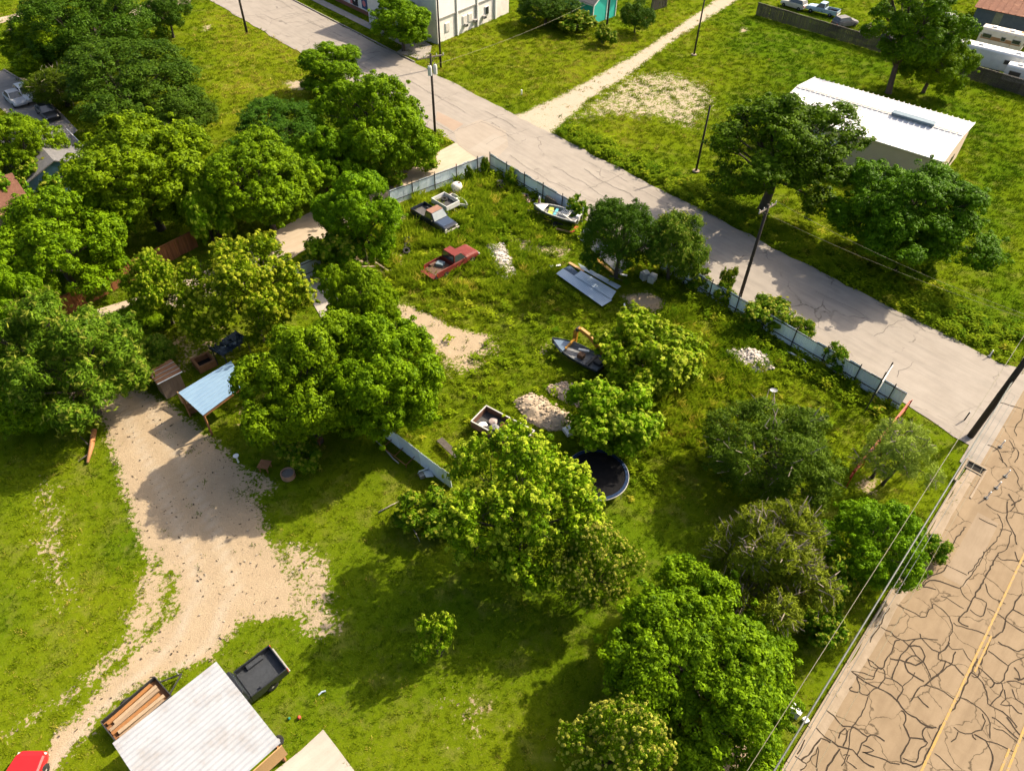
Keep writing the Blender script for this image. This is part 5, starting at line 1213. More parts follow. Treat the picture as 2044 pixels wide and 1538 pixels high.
tag(MB().tube([S(748, 877, .08), S(768, 895, .1), S(785, 915, .1), S(796, 924, .1)], .05, 6).build('hose_pipe', M_TRIM, smooth=True), 'grey curved pipe on the grass below the bed frame', 'pipe')
tag(MB().bar(S(877, 876, .4), S(917, 914, .4), .5, .08).build('dark_board', M_WOODG), 'dark weathered board leaning on the grass left of the round tree', 'board')
for i, pts in enumerate((((755, 1022), (780, 1008), (800, 998)), ((812, 1042), (828, 1060), (838, 1080)), ((862, 966), (858, 985), (852, 1000)))):
    tag(MB().tube([S(*p, .12) for p in pts], [.05, .04, .02], 6).build('dead_branch', PM('dead_wood', (.22, .19, .16), (.3, .27, .23)), smooth=True), ['pale dead branch on the grass left of the low bush', 'curved dead branch in the shade below the low bush', 'thin brown stick under the inner fence end'][i], 'branch')
# lumber, tyres and brush beside the dark blue pickup
for i, (a, b_, z_) in enumerate((((783, 436), (800, 424), .5), ((787, 445), (806, 430), .38), ((775, 456), (808, 435), .2))):
    tag(MB().bar(S(*a, z_), S(*b_, z_), .45, .18).build('timber', PM('bleached_lumber', (.38, .29, .22), (.46, .37, .29), 3)), ['topmost bleached timber of the stack behind the lane tree', 'middle bleached timber of the stack behind the lane tree', 'lowest bleached timber of the stack behind the lane tree'][i], 'timber', 'bleached timbers beside the blue pickup')
for i, (u, v, lb) in enumerate(((814, 480, 'upper old tyre in the weeds below the blue pickup'), (813, 492, 'middle old tyre in the weeds below the blue pickup'), (811, 502, 'lower old tyre in the weeds below the blue pickup'))):
    o = MB().ring((0, 0, 0), .17, .36, 0, .22, 18).build('discarded_rubber_ring', M_TYRE, bevel=.05); o.location = S(u, v, .05 + .1 * (2 - i)); o.rotation_euler = (.3, .2, 0); tag(o, lb, 'tyre', 'old tyres in the weeds')

# ------------------------------------------------------------------ bottom left shelter, trailer and vehicles
RZ = 2.9
w0, w1, w2 = S(225, 1483, RZ), S(432, 1320, RZ + .1), S(553, 1472, RZ - .1)
wc = thing('metal_shelter', 'shelter with large white corrugated metal roof at the bottom edge', 'shelter', ((w0.x + w2.x) / 2, (w0.y + w2.y) / 2, 0))
off = Vector(wc.location); u_ = (w1 - w0); v_ = (w2 - w1); v_ = v_ * 1.06
me = None
ns = 7
for i in range(ns):
    a = w0 + v_ * (i / ns) - off; b_ = w1 + v_ * (i / ns) - off; c = w1 + v_ * ((i + 1) / ns) - off; d = w0 + v_ * ((i + 1) / ns) - off
    m = MB(); e = []; k = 12; nrm = Vector((0, 0, .045))
    for j in range(k + 1):
        t = j / k; h = nrm * (math.cos(t * 3 * 2 * math.pi) * .5 + .5) + Vector((0, 0, .006 * (i % 2)))
        e.append((a.lerp(d, t) + h, b_.lerp(c, t) + h))
    m.loft([[p for p, q in e] + [p - Vector((0, 0, .012)) for p, q in reversed(e)], [q for p, q in e] + [q - Vector((0, 0, .012)) for p, q in reversed(e)]])
    m.build('roof_sheet', PM('white_sheet', (.345, .36, .385), (.29, .305, .33), 1.0, .6, spec=.2, c3=(.24, .215, .19), c3lo=.5, c3hi=.85, s3=.9), wc)
for p in (w0 + u_ * .04 + v_ * .04, w1 - u_ * .04 + v_ * .04, w0 + u_ * .04 + v_ * .94, w1 - u_ * .04 + v_ * .94):
    q = p - off; MB().box((q.x, q.y, RZ / 2 - .1), (.14, .14, RZ - .1)).build('post', M_WOODD, wc)
for k in (.03, .5, .95): MB().bar(w0 + v_ * k - off - Vector((0, 0, .1)), w1 + v_ * k - off - Vector((0, 0, .1)), .08, .16).build('beam', M_WOODD, wc)
bp_ = S(530, 1500); MB().bar(w1 + v_ * .98 - off - Vector((0, 0, 1.2)), w0 + u_ * .3 + v_ * .98 - off - Vector((0, 0, 1.2)), .05, 1.3).build('side_board', M_WOODT, wc)
pickup('pickup_truck', 'black pickup with empty bed sticking out from under the white shelter', S(478, 1392), heading((520, 1365), (440, 1428)), P_BLACK, floor=PM('bed_black', (.02, .024, .03), (.035, .04, .048), 5), bedlen=2.2)
ut = thing('utility_trailer', 'black utility trailer loaded with timber beside the white shelter', 'trailer', S(282, 1424), heading((250, 1455), (325, 1390)))
for s in (-1, 1):
    MB().box((0, s * .8, .62), (3.1, .05, .3)).build('side_rail', M_BLACKSTEEL, ut); MB().box((s * 1.55, 0, .62), (.05, 1.55, .3)).build('end_rail', M_BLACKSTEEL, ut)
MB().box((0, 0, .45), (3.05, 1.55, .06)).build('deck', M_WOODD, ut)
wheels(ut, (-.2,), .98, .3, .18)
for s in (-1, 1): MB().bar((1.55, s * .5, .45), (2.6, 0, .42), .07, .07).build('drawbar', M_BLACKSTEEL, ut)
MB().tube([(2.45, .12, 0), (2.45, .12, .75)], .04, 8).build('jack', M_RIM, ut)
rr = random.Random(3); rz = ut.rotation_euler.z
for i in range(6):
    o = MB().box((rr.uniform(-.15, .15), -.62 + .24 * i, .56 + .04 * (i % 2)), (2.6 + rr.uniform(-.4, .2), .2, .12), rr.uniform(-.05, .05)).build('timber', [PM('pale_board', (.30, .215, .135), (.2, .14, .09), 3, stretch=(1, 8, 8)), PM('raw_board', (.27, .19, .115), (.36, .27, .175), 3, stretch=(1, 8, 8)), PM('orange_board', (.30, .13, .035), (.22, .10, .035), 3)][i % 3], bevel=.01)
    o.location = ut.location; o.rotation_euler = (0, 0, rz)
    tag(o, ['timber nearest the shelter roof on the black trailer', 'second timber from the shelter on the black trailer', 'third timber from the shelter on the black trailer', 'fourth timber from the shelter on the black trailer', 'fifth timber from the shelter on the black trailer', 'outermost timber on the black trailer away from the shelter'][i], 'timber', 'timbers on the utility trailer')
car('red_car', 'bright red car partly cut off at the bottom left corner', S(36, 1602), heading((40, 1600), (70, 1510)) - .1, P_CARRED)
o = thing('loose_wheel', 'small steel wheel leaning at the white shelter corner', 'wheel', S(556, 1480), .4)
MB().ring((0, 0, 0), .14, .3, .05, .22, 18).build('tyre', M_TYRE, o, bevel=.03); MB().cyl((0, 0, .13), .14, .1, 12).build('rim', M_RIM, o)
tag(MB().tube([S(636, 1386, .06), S(642, 1380, .1), S(650, 1378, .05)], .05, 6).build('pipe_fitting', PM('pale_blue_plastic', (.42, .52, .6))), 'small pale blue pipe fitting on the lawn', 'pipe')
tag(MB().tube([S(597, 1431, .0), S(597, 1431, .1), S(597, 1431, .2)], [.06, .11, .05], 10).build('ball', PM('ball_red', (.5, .08, .05)), smooth=True), 'small red ball on the grass right of the black pickup', 'ball')
tag(MB().tube([S(577, 1433, .0), S(577, 1433, .07), S(577, 1433, .14)], [.04, .08, .04], 10).build('ball', PM('ball_green', (.02, .2, .14)), smooth=True), 'small green ball beside the red one on the grass', 'ball')
ub = thing('utility_box', 'grey utility cabinet on the grass verge beside the avenue', 'cabinet', S(1583, 1424), _A2)
MB().box((0, 0, .35), (.35, .55, .7)).build('cabinet', PM('box_grey', (.45, .47, .48)), ub, bevel=.02); MB().box((0, 0, .72), (.4, .6, .04)).build('lid', M_WPAINT, ub)
tag(MB().box(S(1608, 1436, .1), (.3, .3, .2), .4).build('meter_cover', M_WPAINT, bevel=.03), 'small white meter cover at the avenue kerb', 'cover')
# ------------------------------------------------------------------ vehicles behind the long board fence
fd = heading((1600, 40), (1900, 130))
car('estate_car', 'faded cream car at the far left behind the board fence', S(1583, 16), fd + math.pi, PM('cream_paint', (.50, .46, .40), (.42, .38, .33), 2, .4), suv=True, H=1.6)
pickup('pickup_truck', 'blue and white old pickup behind the board fence', S(1640, 28), fd + math.pi + .15, paint('pale_blue_white', (.33, .45, .55), c3=(.05, .13, .22), s3=.9), roof=paint('sky_roof', (.28, .42, .52)))
car('estate_car', 'dark grey stripped car with open hood behind the board fence', S(1684, 53), fd + 1.2, PM('primer_grey', (.10, .095, .10), (.16, .15, .155), 2, .6), suv=True, H=1.6)
lt = thing('lumber_trailer', 'open trailer stacked with weathered boards behind the board fence', 'trailer', S(1735, 68), R(48))
for s in (-1, 1): MB().box((0, s * .95, .75), (4.6, .06, .4)).build('side_panel', M_WOODG, lt)
MB().box((0, 0, .5), (4.6, 1.9, .08)).build('deck', M_WOODG, lt); wheels(lt, (-.3,), 1.08, .32, .2)
for i in range(5): MB().box((rr.uniform(-.3, .3), -.7 + .34 * i, .66 + .1 * (i % 2)), (3.6, .26, .14), rr.uniform(-.1, .1)).build('load_board', PM('raw_board', (.36, .25, .15)), lt)
car('covered_car', 'black covered car between the lumber trailer and the tall tree', S(1772, 84), R(46), PM('car_cover', (.035, .035, .042), (.06, .058, .065), 2, .7), suv=True, H=1.55, L=4.7, glass=PM('car_cover', (.035, .035, .042)))
car('white_car', 'white car beside the tall tree trunk behind the board fence', S(1803, 96), R(48), P_WHITE)
car('white_car', 'pale car far behind the leaning tall tree', S(1890, 45), R(40), P_WHITE)
def camper(name, label, at, hd, L, W, H, body, stripe=None, win=((-.3, .9), (.2, .9)), band=None):
    root = thing(name, label, 'camper', at, hd, 'campers behind the board fence')
    m = MB(); m.loft([[(x, y, z) for y, z in prof(W / 2, .55, H, .22, .1, .06)] for x in (-L / 2, L / 2)]); m.build('body', body, root, bevel=.12, seg=3)
    if stripe: MB().box((0, -W / 2 - .01, .55 + (H - .55) * .45), (L * .9, .03, .5)).build('stripe', stripe, root)
    for x, w_ in win:
        m = MB(); m.box((x * L, -W / 2 - .02, .55 + (H - .55) * .55), (w_, .08, .62)); wo = m.build('window', M_TRIM, root, bevel=.02)
        MB().box((x * L, -W / 2 - .05, .55 + (H - .55) * .55), (w_ - .14, .06, .48)).build('pane', M_DARKGLASS, wo)
    MB().box((L / 2 - .02, 0, 1.6), (.12, W * .7, .6)).build('window', M_DARKGLASS, root)
    for x in (-.25, .15): MB().box((x * L, 0, H + .08), (.7, .7, .18)).build('roof_vent', M_WPAINT, root, bevel=.04)
    MB().box((.38 * L, .3, H + .04), (.5, .5, .06)).build('roof_patch', M_WOODT, root)
    wheels(root, (-.45, .4), W / 2 - .15, .33, .2)
    return root
camper('camper', 'old cream camper with brown stripe parked against the rusty barn', S(1990, 98), R(-38), 6.2, 2.3, 2.8, PM('camper_cream', (.62, .57, .49), (.52, .46, .38), 1.5, .5, c3=(.4, .28, .16), s3=1.2), PM('camper_brown', (.30, .16, .07)), win=((-.32, 1.3), (.05, .7), (.34, 1.2)))
camper('camper', 'long white camper with stained roof behind the board fence', S(1985, 143), R(-38), 12.5, 2.45, 3.0, P_WHITE, None, win=((-.36, 1.9), (.1, 1.2)))
camper('camper', 'small white camper with two dark windows pressed to the board fence', S(2042, 174), R(-38), 6.0, 2.0, 2.6, P_WHITE, None, win=((-.28, 1.5), (.1, 1.1), (.36, .9)))
# cars in the left side street
car('white_car', 'white hatchback in the side street among the left trees', S(58, 197), R(-44), P_WHITE, suv=True, H=1.55)
car('black_car', 'dark car parked beside the grey roofed house', S(98, 232), R(-47), P_BLACK)
car('white_car', 'silver car behind the white hatchback in the left side street', S(35, 205), R(-44), PM('silver_paint', (.4, .42, .44)))
hyd = thing('marker_pipe', 'small white pipe standing in the far lawn near the track', 'pipe', S(1041, 189))
MB().tube([(0, 0, 0), (0, 0, .55)], .09, 8).build('pipe', M_WPAINT, hyd); MB().cyl((0, 0, .58), .11, .08, 10).build('cap', M_WPAINT, hyd)
# ================================================================== TREES
def leaf_mat(name, dark, light, young=(0.42, 0.36, 0.03), trans=0.30, rough=0.5):
    m, N, L, b = _mat(name)
    def attr(n):
        a = N.new('ShaderNodeAttribute'); a.attribute_name = n; return a.outputs['Fac']
    def mix(f, a, c):
        x = N.new('ShaderNodeMix'); x.data_type = 'RGBA'; L.new(f, x.inputs[0])
        for s, k in ((a, 6), (c, 7)):
            if isinstance(s, tuple): x.inputs[k].default_value = (*s, 1)
            else: L.new(s, x.inputs[k])
        return x.outputs[2]
    col = mix(attr('lc'), dark, light)
    col = mix(attr('yg'), col, young)
    oi = N.new('ShaderNodeObjectInfo'); hs = N.new('ShaderNodeHueSaturation')
    r1 = N.new('ShaderNodeMapRange'); r1.inputs[3].default_value = 0.495; r1.inputs[4].default_value = 0.515; L.new(oi.outputs['Random'], r1.inputs[0]); L.new(r1.outputs[0], hs.inputs['Hue'])
    r2 = N.new('ShaderNodeMapRange'); r2.inputs[3].default_value = 0.93; r2.inputs[4].default_value = 1.1; L.new(oi.outputs['Random'], r2.inputs[0]); L.new(r2.outputs[0], hs.inputs['Value'])
    L.new(col, hs.inputs['Color']); col = hs.outputs[0]
    L.new(col, b.inputs['Base Color']); b.inputs['Roughness'].default_value = rough; b.inputs['Specular IOR Level'].default_value = 0.05
    tr = N.new('ShaderNodeBsdfTranslucent'); L.new(col, tr.inputs['Color'])
    ms = N.new('ShaderNodeMixShader'); ms.inputs[0].default_value = trans
    L.new(b.outputs[0], ms.inputs[1]); L.new(tr.outputs[0], ms.inputs[2])
    L.new(ms.outputs[0], N['Material Output'].inputs['Surface'])
    return m
M_BARK = PM('bark', (0.055, 0.043, 0.034), (0.095, 0.078, 0.062), 4, 0.95, bump=0.6, bscale=9, stretch=(3, 3, 0.7))
M_DEADW = PM('dead_twigs', (0.20, 0.165, 0.125), (0.28, 0.235, 0.185), 4, 0.9)
FINE = 1.0
LM = {
 'B': leaf_mat('leaf_broad', (0.032, 0.085, 0.002), (0.225, 0.35, 0.005), (0.36, 0.44, 0.02)),
 'Y': leaf_mat('leaf_yellowtip', (0.034, 0.085, 0.002), (0.23, 0.345, 0.005), (0.48, 0.53, 0.035)),
 'F': leaf_mat('leaf_pinnate', (0.035, 0.09, 0.005), (0.165, 0.28, 0.014), (0.22, 0.24, 0.03)),
 'D': leaf_mat('leaf_dark', (0.026, 0.07, 0.004), (0.082, 0.155, 0.009), (0.12, 0.16, 0.02)),
 'C': leaf_mat('leaf_cedar', (0.07, 0.10, 0.004), (0.20, 0.245, 0.012), (0.24, 0.22, 0.03), trans=0.15),
 'W': leaf_mat('leaf_willow', (0.15, 0.20, 0.02), (0.31, 0.37, 0.05), (0.34, 0.32, 0.08)),
 'O': leaf_mat('leaf_oak', (0.025, 0.068, 0.002), (0.125, 0.225, 0.005), (0.15, 0.17, 0.02)),
 'M': leaf_mat('leaf_olive', (0.04, 0.075, 0.004), (0.125, 0.18, 0.010), (0.16, 0.15, 0.02)),
 'S': leaf_mat('leaf_shrub', (0.032, 0.085, 0.003), (0.165, 0.275, 0.006), (0.30, 0.30, 0.03)),
 'N': leaf_mat('leaf_flowering', (0.045, 0.11, 0.003), (0.18, 0.30, 0.006), (0.62, 0.60, 0.10)),
 'L': leaf_mat('leaf_lime', (0.085, 0.17, 0.003), (0.235, 0.37, 0.006), (0.36, 0.42, 0.03)),
}
def quads_mesh(name, P, Nn, T, Ln, Wd, lc, yg, mat):
    B = np.cross(Nn, T); B /= np.linalg.norm(B, axis=1)[:, None] + 1e-9
    T = np.cross(B, Nn)
    a = P - T * (Ln / 2)[:, None]; c = P + T * (Ln / 2)[:, None]
    b = P + B * (Wd / 2)[:, None] + T * (Ln * 0.08)[:, None] + Nn * (Wd * .18)[:, None]; d = P - B * (Wd / 2)[:, None] + T * (Ln * 0.08)[:, None] + Nn * (Wd * .18)[:, None]
    V = np.stack([a, b, c, d], 1).reshape(-1, 3); n = len(P)
    me = bpy.data.meshes.new(name)
    me.vertices.add(4 * n); me.vertices.foreach_set('co', V.ravel())
    me.loops.add(4 * n); me.loops.foreach_set('vertex_index', np.arange(4 * n, dtype=np.int32))
    me.polygons.add(n); me.polygons.foreach_set('loop_start', np.arange(0, 4 * n, 4, dtype=np.int32)); me.polygons.foreach_set('loop_total', np.full(n, 4, np.int32))
    me.update()
    for nm, v in (('lc', lc), ('yg', yg)):
        at = me.attributes.new(nm, 'FLOAT', 'FACE'); at.data.foreach_set('value', v.astype(np.float32))
    me.materials.append(mat); return me
def unit(v): return v / (np.linalg.norm(v, axis=-1, keepdims=True) + 1e-9)
def make_tree(style, seed, Rr=4.5, rz=3.9, hc=5.2, nl=17, lr=0.40, lL=0.27, lW=0.16, ncl=950, per=26, tr_r=0.24, young=0.0, spread=1.0, twigs=0, up=0.3, low=-0.55, stems=1, outn=0.9, puff=0.5):
    rs = np.random.RandomState(seed)
    i = np.arange(nl) + 0.5
    cz = 1 - (1 - low) * i / nl; ph = i * 2.39996 + rs.rand() * 6
    rad = np.sqrt(np.clip(1 - cz ** 2, 0, 1))
    D = np.stack([rad * np.cos(ph), rad * np.sin(ph), cz], 1) + rs.normal(0, 0.16, (nl, 3))
    q = 0.64 + rs.uniform(-0.15, 0.08, nl)
    LC = D * q[:, None] * np.array([Rr, Rr, rz]); LR = Rr * lr * rs.uniform(0.55, 1.2, nl)
    LC = np.vstack([LC, [[0, 0, 0]]]); LR = np.append(LR, Rr * 0.45)
    # clumps
    n3 = ncl * 4
    k = rs.choice(len(LR), n3, p=LR ** 2 / (LR ** 2).sum())
    out = unit(LC[k] / np.array([Rr, Rr, rz]) + 1e-6)
    dr = unit(rs.normal(0, 1, (n3, 3)) + 0.75 * out + np.array([0, 0, up]))
    cp = LC[k] + dr * (LR[k] * rs.uniform(0.74, 1.06, n3))[:, None] * np.array([1, 1, 0.85])
    keep = np.ones(n3, bool)
    for j in range(len(LR)):
        keep &= (k == j) | (np.linalg.norm((cp - LC[j]) / np.array([1, 1, .85]), axis=1) > 0.80 * LR[j])
    idx = np.nonzero(keep)[0][:ncl]
    cp = cp[idx]; dr = dr[idx]
    nc = len(cp)
    stray = rs.rand(nc) < .07
    cp = np.where(stray[:, None], cp + dr * (Rr * rs.uniform(.05, .14, nc))[:, None], cp)
    cs = rs.uniform(0.55, 1.3, nc)          # puff size
    cl = rs.rand(nc)
    kk = np.repeat(np.arange(nc), per); n = len(kk)
    pr = puff * cs * np.where(stray, .6, 1)
    pc = cp - dr * (pr * 0.5)[:, None]
    od = unit(rs.normal(0, 1, (n, 3)) + 0.75 * dr[kk] + np.array([0, 0, 0.35]))
    off = od * (pr[kk] * rs.uniform(0.55, 1.08, n))[:, None] * np.array([1, 1, .8])
    al = (od * dr[kk]).sum(1)
    P = pc[kk] + off + np.array([0, 0, hc])
    Nn = unit(outn * od + rs.normal(0, 0.27, (n, 3)) + np.array([0, 0, 0.15]))
    T = unit(np.cross(od, rs.normal(0, 1, (n, 3))) + 0.5 * od)
    s = rs.uniform(0.6, 1.25, n)
    lc = np.clip(0.05 + 0.55 * cl[kk] + 0.45 * rs.rand(n), 0, 1)
    inn = rs.rand(n) < .16          # leaves deeper inside the crown
    P = np.where(inn[:, None], P - dr[kk] * (Rr * lr * rs.uniform(.2, .9, n))[:, None], P)
    yg = np.zeros(n)
    if young:
        tip = ~inn & (al > 0.62) & (rs.rand(n) < young) & (cl[kk] > 0.15)
        yg = np.where(tip, rs.uniform(0.35, 1, n), 0); s = np.where(tip, s * 1.35, s)
        P = np.where(tip[:, None], pc[kk] + (dr[kk] * 1.12 + od * .22) * pr[kk][:, None] + np.array([0, 0, hc]), P)
    crown = quads_mesh('crown', P, Nn, T, lL * s, lW * s, lc, yg, LM[style])
    # wood
    m = MB(); bend = Vector((rs.uniform(-.5, .5), rs.uniform(-.5, .5), 0))
    heads = []
    for t_ in range(stems):
        o = Vector((rs.uniform(-.5, .5), rs.uniform(-.5, .5), 0)) * (0 if stems == 1 else 1)
        hd_ = Vector((bend.x, bend.y, hc * 0.72)) + o * 2; heads.append((o, hd_))
        m.tube([o + Vector((0, 0, -0.2)), o + Vector((0, 0, 0.25)), o.lerp(hd_, .5) + Vector((rs.uniform(-.15, .15), 0, 0)), hd_], [tr_r * 1.45, tr_r * 1.05, tr_r * .85, tr_r * .6], 9)
    for j in range(len(LR) - 1):
        o, hd_ = heads[j % stems]
        e = Vector(LC[j]) + Vector((0, 0, hc)); t0 = rs.uniform(0.55, 0.98); st = o.lerp(hd_, t0)
        md = st.lerp(e, 0.5) + Vector((rs.uniform(-.3, .3), rs.uniform(-.3, .3), rs.uniform(-.1, .5)))
        m.tube([st, md, e], [tr_r * .45, tr_r * .28, tr_r * .1], 6)
        for w_ in range(3):
            dd = Vector(unit(rs.normal(0, 1, 3) + D[j] * 1.2)); m.tube([st.lerp(e, .75), e + dd * LR[j] * .5, e + dd * LR[j] * .85], [tr_r * .16, tr_r * .1, .012], 4)
    trunk = m.mesh('trunk', M_BARK, True)
    tw = None
    if twigs:
        m = MB()
        for _ in range(twigs):
            j = rs.randint(len(LR)); dd = Vector(unit(rs.normal(0, 1, 3) + (D[j] if j < nl else 0) * np.array([1, 1, 1.0]) + np.array([0, 0, .4])))
            c_ = Vector(LC[j]) + Vector((0, 0, hc)); a = c_ + dd * LR[j] * .35; b_ = c_ + dd * LR[j] * rs.uniform(1.05, 1.4)
            mid = a.lerp(b_, .5) + Vector(rs.normal(0, .18, 3)); m.tube([a, mid, b_], [.05, .04, .018], 4)
        tw = m.mesh('dead_twigs', M_DEADW)
    Re = float(np.percentile(np.hypot(P[:, 0], P[:, 1]), 95)); Ht = float(np.percentile(P[:, 2], 99.7)); Lo = float(np.percentile(P[:, 2], 3))
    return dict(crown=crown, trunk=trunk, twigs=tw, R=Re, H=Ht, hc=(Ht + Lo) / 2)
PROTO = {}
for k, s in enumerate((3, 14, 25, 36, 47)): PROTO['B%d' % k] = make_tree('B', s, nl=19 + 2 * k, lr=.34 + .01 * k, hc=4.7, rz=4.2, low=-.8, ncl=950, per=68, puff=.44, lL=.20, lW=.12)
for k, s in enumerate((5, 16, 27)): PROTO['Y%d' % k] = make_tree('Y', s, hc=4.7, rz=4.2, low=-.75, nl=24, lr=.34, ncl=950, per=54, lL=.20, lW=.12, young=.65, puff=.42)
for k, s in enumerate((6, 17)): PROTO['F%d' % k] = make_tree('F', s, hc=4.7, rz=4.2, low=-.75, nl=26, lr=.31, lL=.30, lW=.085, ncl=850, per=56, young=.12, outn=.6, puff=.55)
for k, s in enumerate((8, 19)): PROTO['D%d' % k] = make_tree('D', s, nl=20, lr=.38, lL=.21, lW=.09, ncl=900, per=54, rz=3.4, hc=4.2, low=-.7, puff=.5, outn=.6)
for k, s in enumerate((9, 20)): PROTO['O%d' % k] = make_tree('O', s, nl=30, lr=.28, hc=6.6, rz=5.3, ncl=850, per=56, lL=.22, lW=.13, low=-.8, tr_r=.3, puff=.5)
PROTO['B5'] = make_tree('B', 77, Rr=6.2, rz=4.3, hc=4.6, nl=36, lr=.27, ncl=2100, per=56, puff=.43, lL=.20, lW=.12, low=-.8, tr_r=.3)
PROTO['O2'] = make_tree('O', 78, Rr=6.2, rz=4.3, hc=5.4, nl=34, lr=.26, ncl=1800, per=54, lL=.21, lW=.125, puff=.45, low=-.7, tr_r=.3)
PROTO['N0'] = make_tree('N', 91, hc=4.9, rz=4.5, low=-.75, nl=26, lr=.32, ncl=800, per=52, lL=.19, lW=.12, young=.9, puff=.42)
PROTO['C0'] = make_tree('C', 10, nl=20, lr=.34, lL=.34, lW=.06, ncl=800, per=52, hc=3.6, rz=3.4, low=-.85, twigs=520, tr_r=.2, stems=3, outn=.5, puff=.55)
PROTO['M0'] = make_tree('M', 11, nl=24, lr=.32, lL=.25, lW=.07, ncl=900, per=52, hc=3.3, rz=3.0, low=-.8, twigs=90, tr_r=.2, stems=3, outn=.6, puff=.5)
PROTO['W0'] = make_tree('W', 12, Rr=2.6, rz=2.4, hc=3.2, nl=20, lr=.34, lL=.26, lW=.05, ncl=420, per=30, twigs=80, tr_r=.12, outn=.4, stems=2, puff=.4)
for k, s in enumerate((13, 24, 35)): PROTO['S%d' % k] = make_tree('S', s, Rr=1.8, rz=1.4, hc=1.5, nl=11, lr=.40, lL=.20, lW=.12, ncl=230, per=48, tr_r=.06, stems=3, low=-.8, young=.15, puff=.3)
for k, s in enumerate((33, 44)): PROTO['L%d' % k] = make_tree('L', s, Rr=3.0, rz=2.4, hc=2.5, nl=18, lr=.34, lL=.23, lW=.14, ncl=520, per=56, tr_r=.1, stems=3, low=-.85, young=.25, puff=.38)
PROTO['K0'] = make_tree('L', 55, Rr=1.3, rz=1.3, hc=1.5, nl=10, lr=.42, lL=.19, lW=.09, ncl=150, per=30, tr_r=.05, stems=2, young=.5, puff=.26)

tr_i = [0]
def tree(pk, u, v, wpx, label, H=None, name='tree', cat='tree', group=None, zc=None):
    p = PROTO[pk]; tr_i[0] += 1
    h0 = 0.57 * (H or 8)
    for _ in range(3):
        rx = wpx / 2 / ppm(u, v, h0); sc = rx * 1.06 / p['R']; Hh = H or p['H'] * sc; h0 = p['hc'] * Hh / p['H']
    c = S(u, v, h0)
    root = thing(name, label, cat, (c.x, c.y, -0.04), 0, group)
    rz_ = tr_i[0] * 2.4; sz = Hh / p['H']
    for nm, me in (('trunk', p['trunk']), ('crown', p['crown']), ('dead_twigs', p['twigs'])):
        if me is not None: lo = link(nm, me, root, (0, 0, 0), (0, 0, rz_), (sc, sc * (0.93 + .14 * ((tr_i[0] * 7) % 5) / 4), sz))
        if nm == 'dead_twigs' and me is not None: lo['kind'] = 'stuff'
    return root
G1 = 'trees of the cleared lot and its edges'; G2 = 'trees on the left side'; G3 = 'trees beyond the street'
# around the lot
tree('Y0', 1046, 1008, 312, 'large round yellow tipped tree beside the trampoline', 10.4, group=G1)
tree('N0', 1195, 1115, 145, 'smaller yellow tipped tree growing against the large round tree', 7.5, group=G1)
tree('S0', 850, 1015, 110, 'low bush at the foot of the large round tree on its left', 2.6, 'bush', 'bush', G1)
tree('B0', 608, 768, 252, 'broad dark tree right of the blue roofed shelter', 10.0, group=G1)
tree('B2', 765, 745, 250, 'broad tree above the inner sheet fence', 9.5, group=G1)
tree('B4', 720, 605, 150, 'upright tree beside the pale gate apron', 9.0, group=G1)
tree('B1', 715, 425, 160, 'tree hiding the lane left of the dark blue pickup', 9.0, group=G1)
tree('S1', 665, 500, 110, 'leafy bush below the lane tree at its lower left', 4.5, 'bush', 'bush', G1)
tree('D1', 1243, 458, 152, 'dark dense tree at the broken street fence', 8.0, group=G1)
tree('F1', 1350, 478, 130, 'light green airy tree next to the dark dense tree', 7.0, group=G1)
tree('L0', 1300, 700, 195, 'lime green vine covered shrub right of the yellow boom', 5.0, 'shrub', 'shrub', G1)
tree('L1', 1228, 825, 170, 'leafy shrub tree above the trampoline', 5.2, 'shrub', 'shrub', G1)
tree('M0', 1545, 895, 250, 'dark olive fine leaved tree in the middle of the right lot', 6.3, group=G1)
tree('W0', 1795, 890, 150, 'airy pale yellow willow like tree beside the red fence', 5.6, group=G1)
tree('C0', 1545, 1110, 255, 'olive cedar with bare grey twigs on its crown', 7.2, group=G1)
tree('B3', 1745, 1070, 200, 'dark green broadleaf tree between the cedar and the avenue cables', 6.0, group=G1)
tree('S2', 1645, 1165, 110, 'pale leaved shrub between the cedar and the verge', 4.0, 'shrub', 'shrub', G1)
tree('B5', 1402, 1330, 430, 'very large dense tree at the lower right of the yard', 7.6, group=G1)
tree('N0', 1235, 1490, 200, 'yellow flowering tree at the bottom edge', 9.5, group=G1)
tree('K0', 866, 1262, 82, 'small lone sapling on the shaded lawn', 4.4, 'sapling', 'sapling', G1)
tree('S1', 1530, 622, 100, 'leafy bush spilling over the street fence below the crossarm pole', 2.6, 'bush', 'bush', G1)
tree('S0', 1668, 708, 50, 'small palm like bush on the street fence', 2.3, 'bush', 'bush', G1)
tree('S2', 1448, 582, 45, 'small vine clump on the street fence left of the crossarm pole', 2.2, 'bush', 'bush', G1)
tree('S0', 1400, 556, 45, 'vine clump on the fence nearest the airy tree', 2.2, 'bush', 'bush', G1)
tree('S1', 1455, 556, 36, 'sprig of leaves growing up the crossarm pole', 2.8, 'bush', 'bush', G1)
tree('S2', 1600, 650, 60, 'dark vine mass hanging inside the street fence', 2.0, 'bush', 'bush', G1)
tree('S0', 1150, 412, 42, 'leafy vine post at the fence behind the motorboat', 2.6, 'bush', 'bush', G1)
tree('S1', 1020, 350, 26, 'narrow vine on the street fence near its corner', 2.0, 'bush', 'bush', G1)
tree('S2', 968, 326, 18, 'thin vine climbing the fence corner post', 2.2, 'bush', 'bush', G1)
tree('S0', 936, 345, 18, 'thin vine on the lane fence near the corner', 2.0, 'bush', 'bush', G1)
tree('S1', 1640, 1250, 90, 'low shrub at the foot of the cedar near the verge', 2.4, 'bush', 'bush', G1)
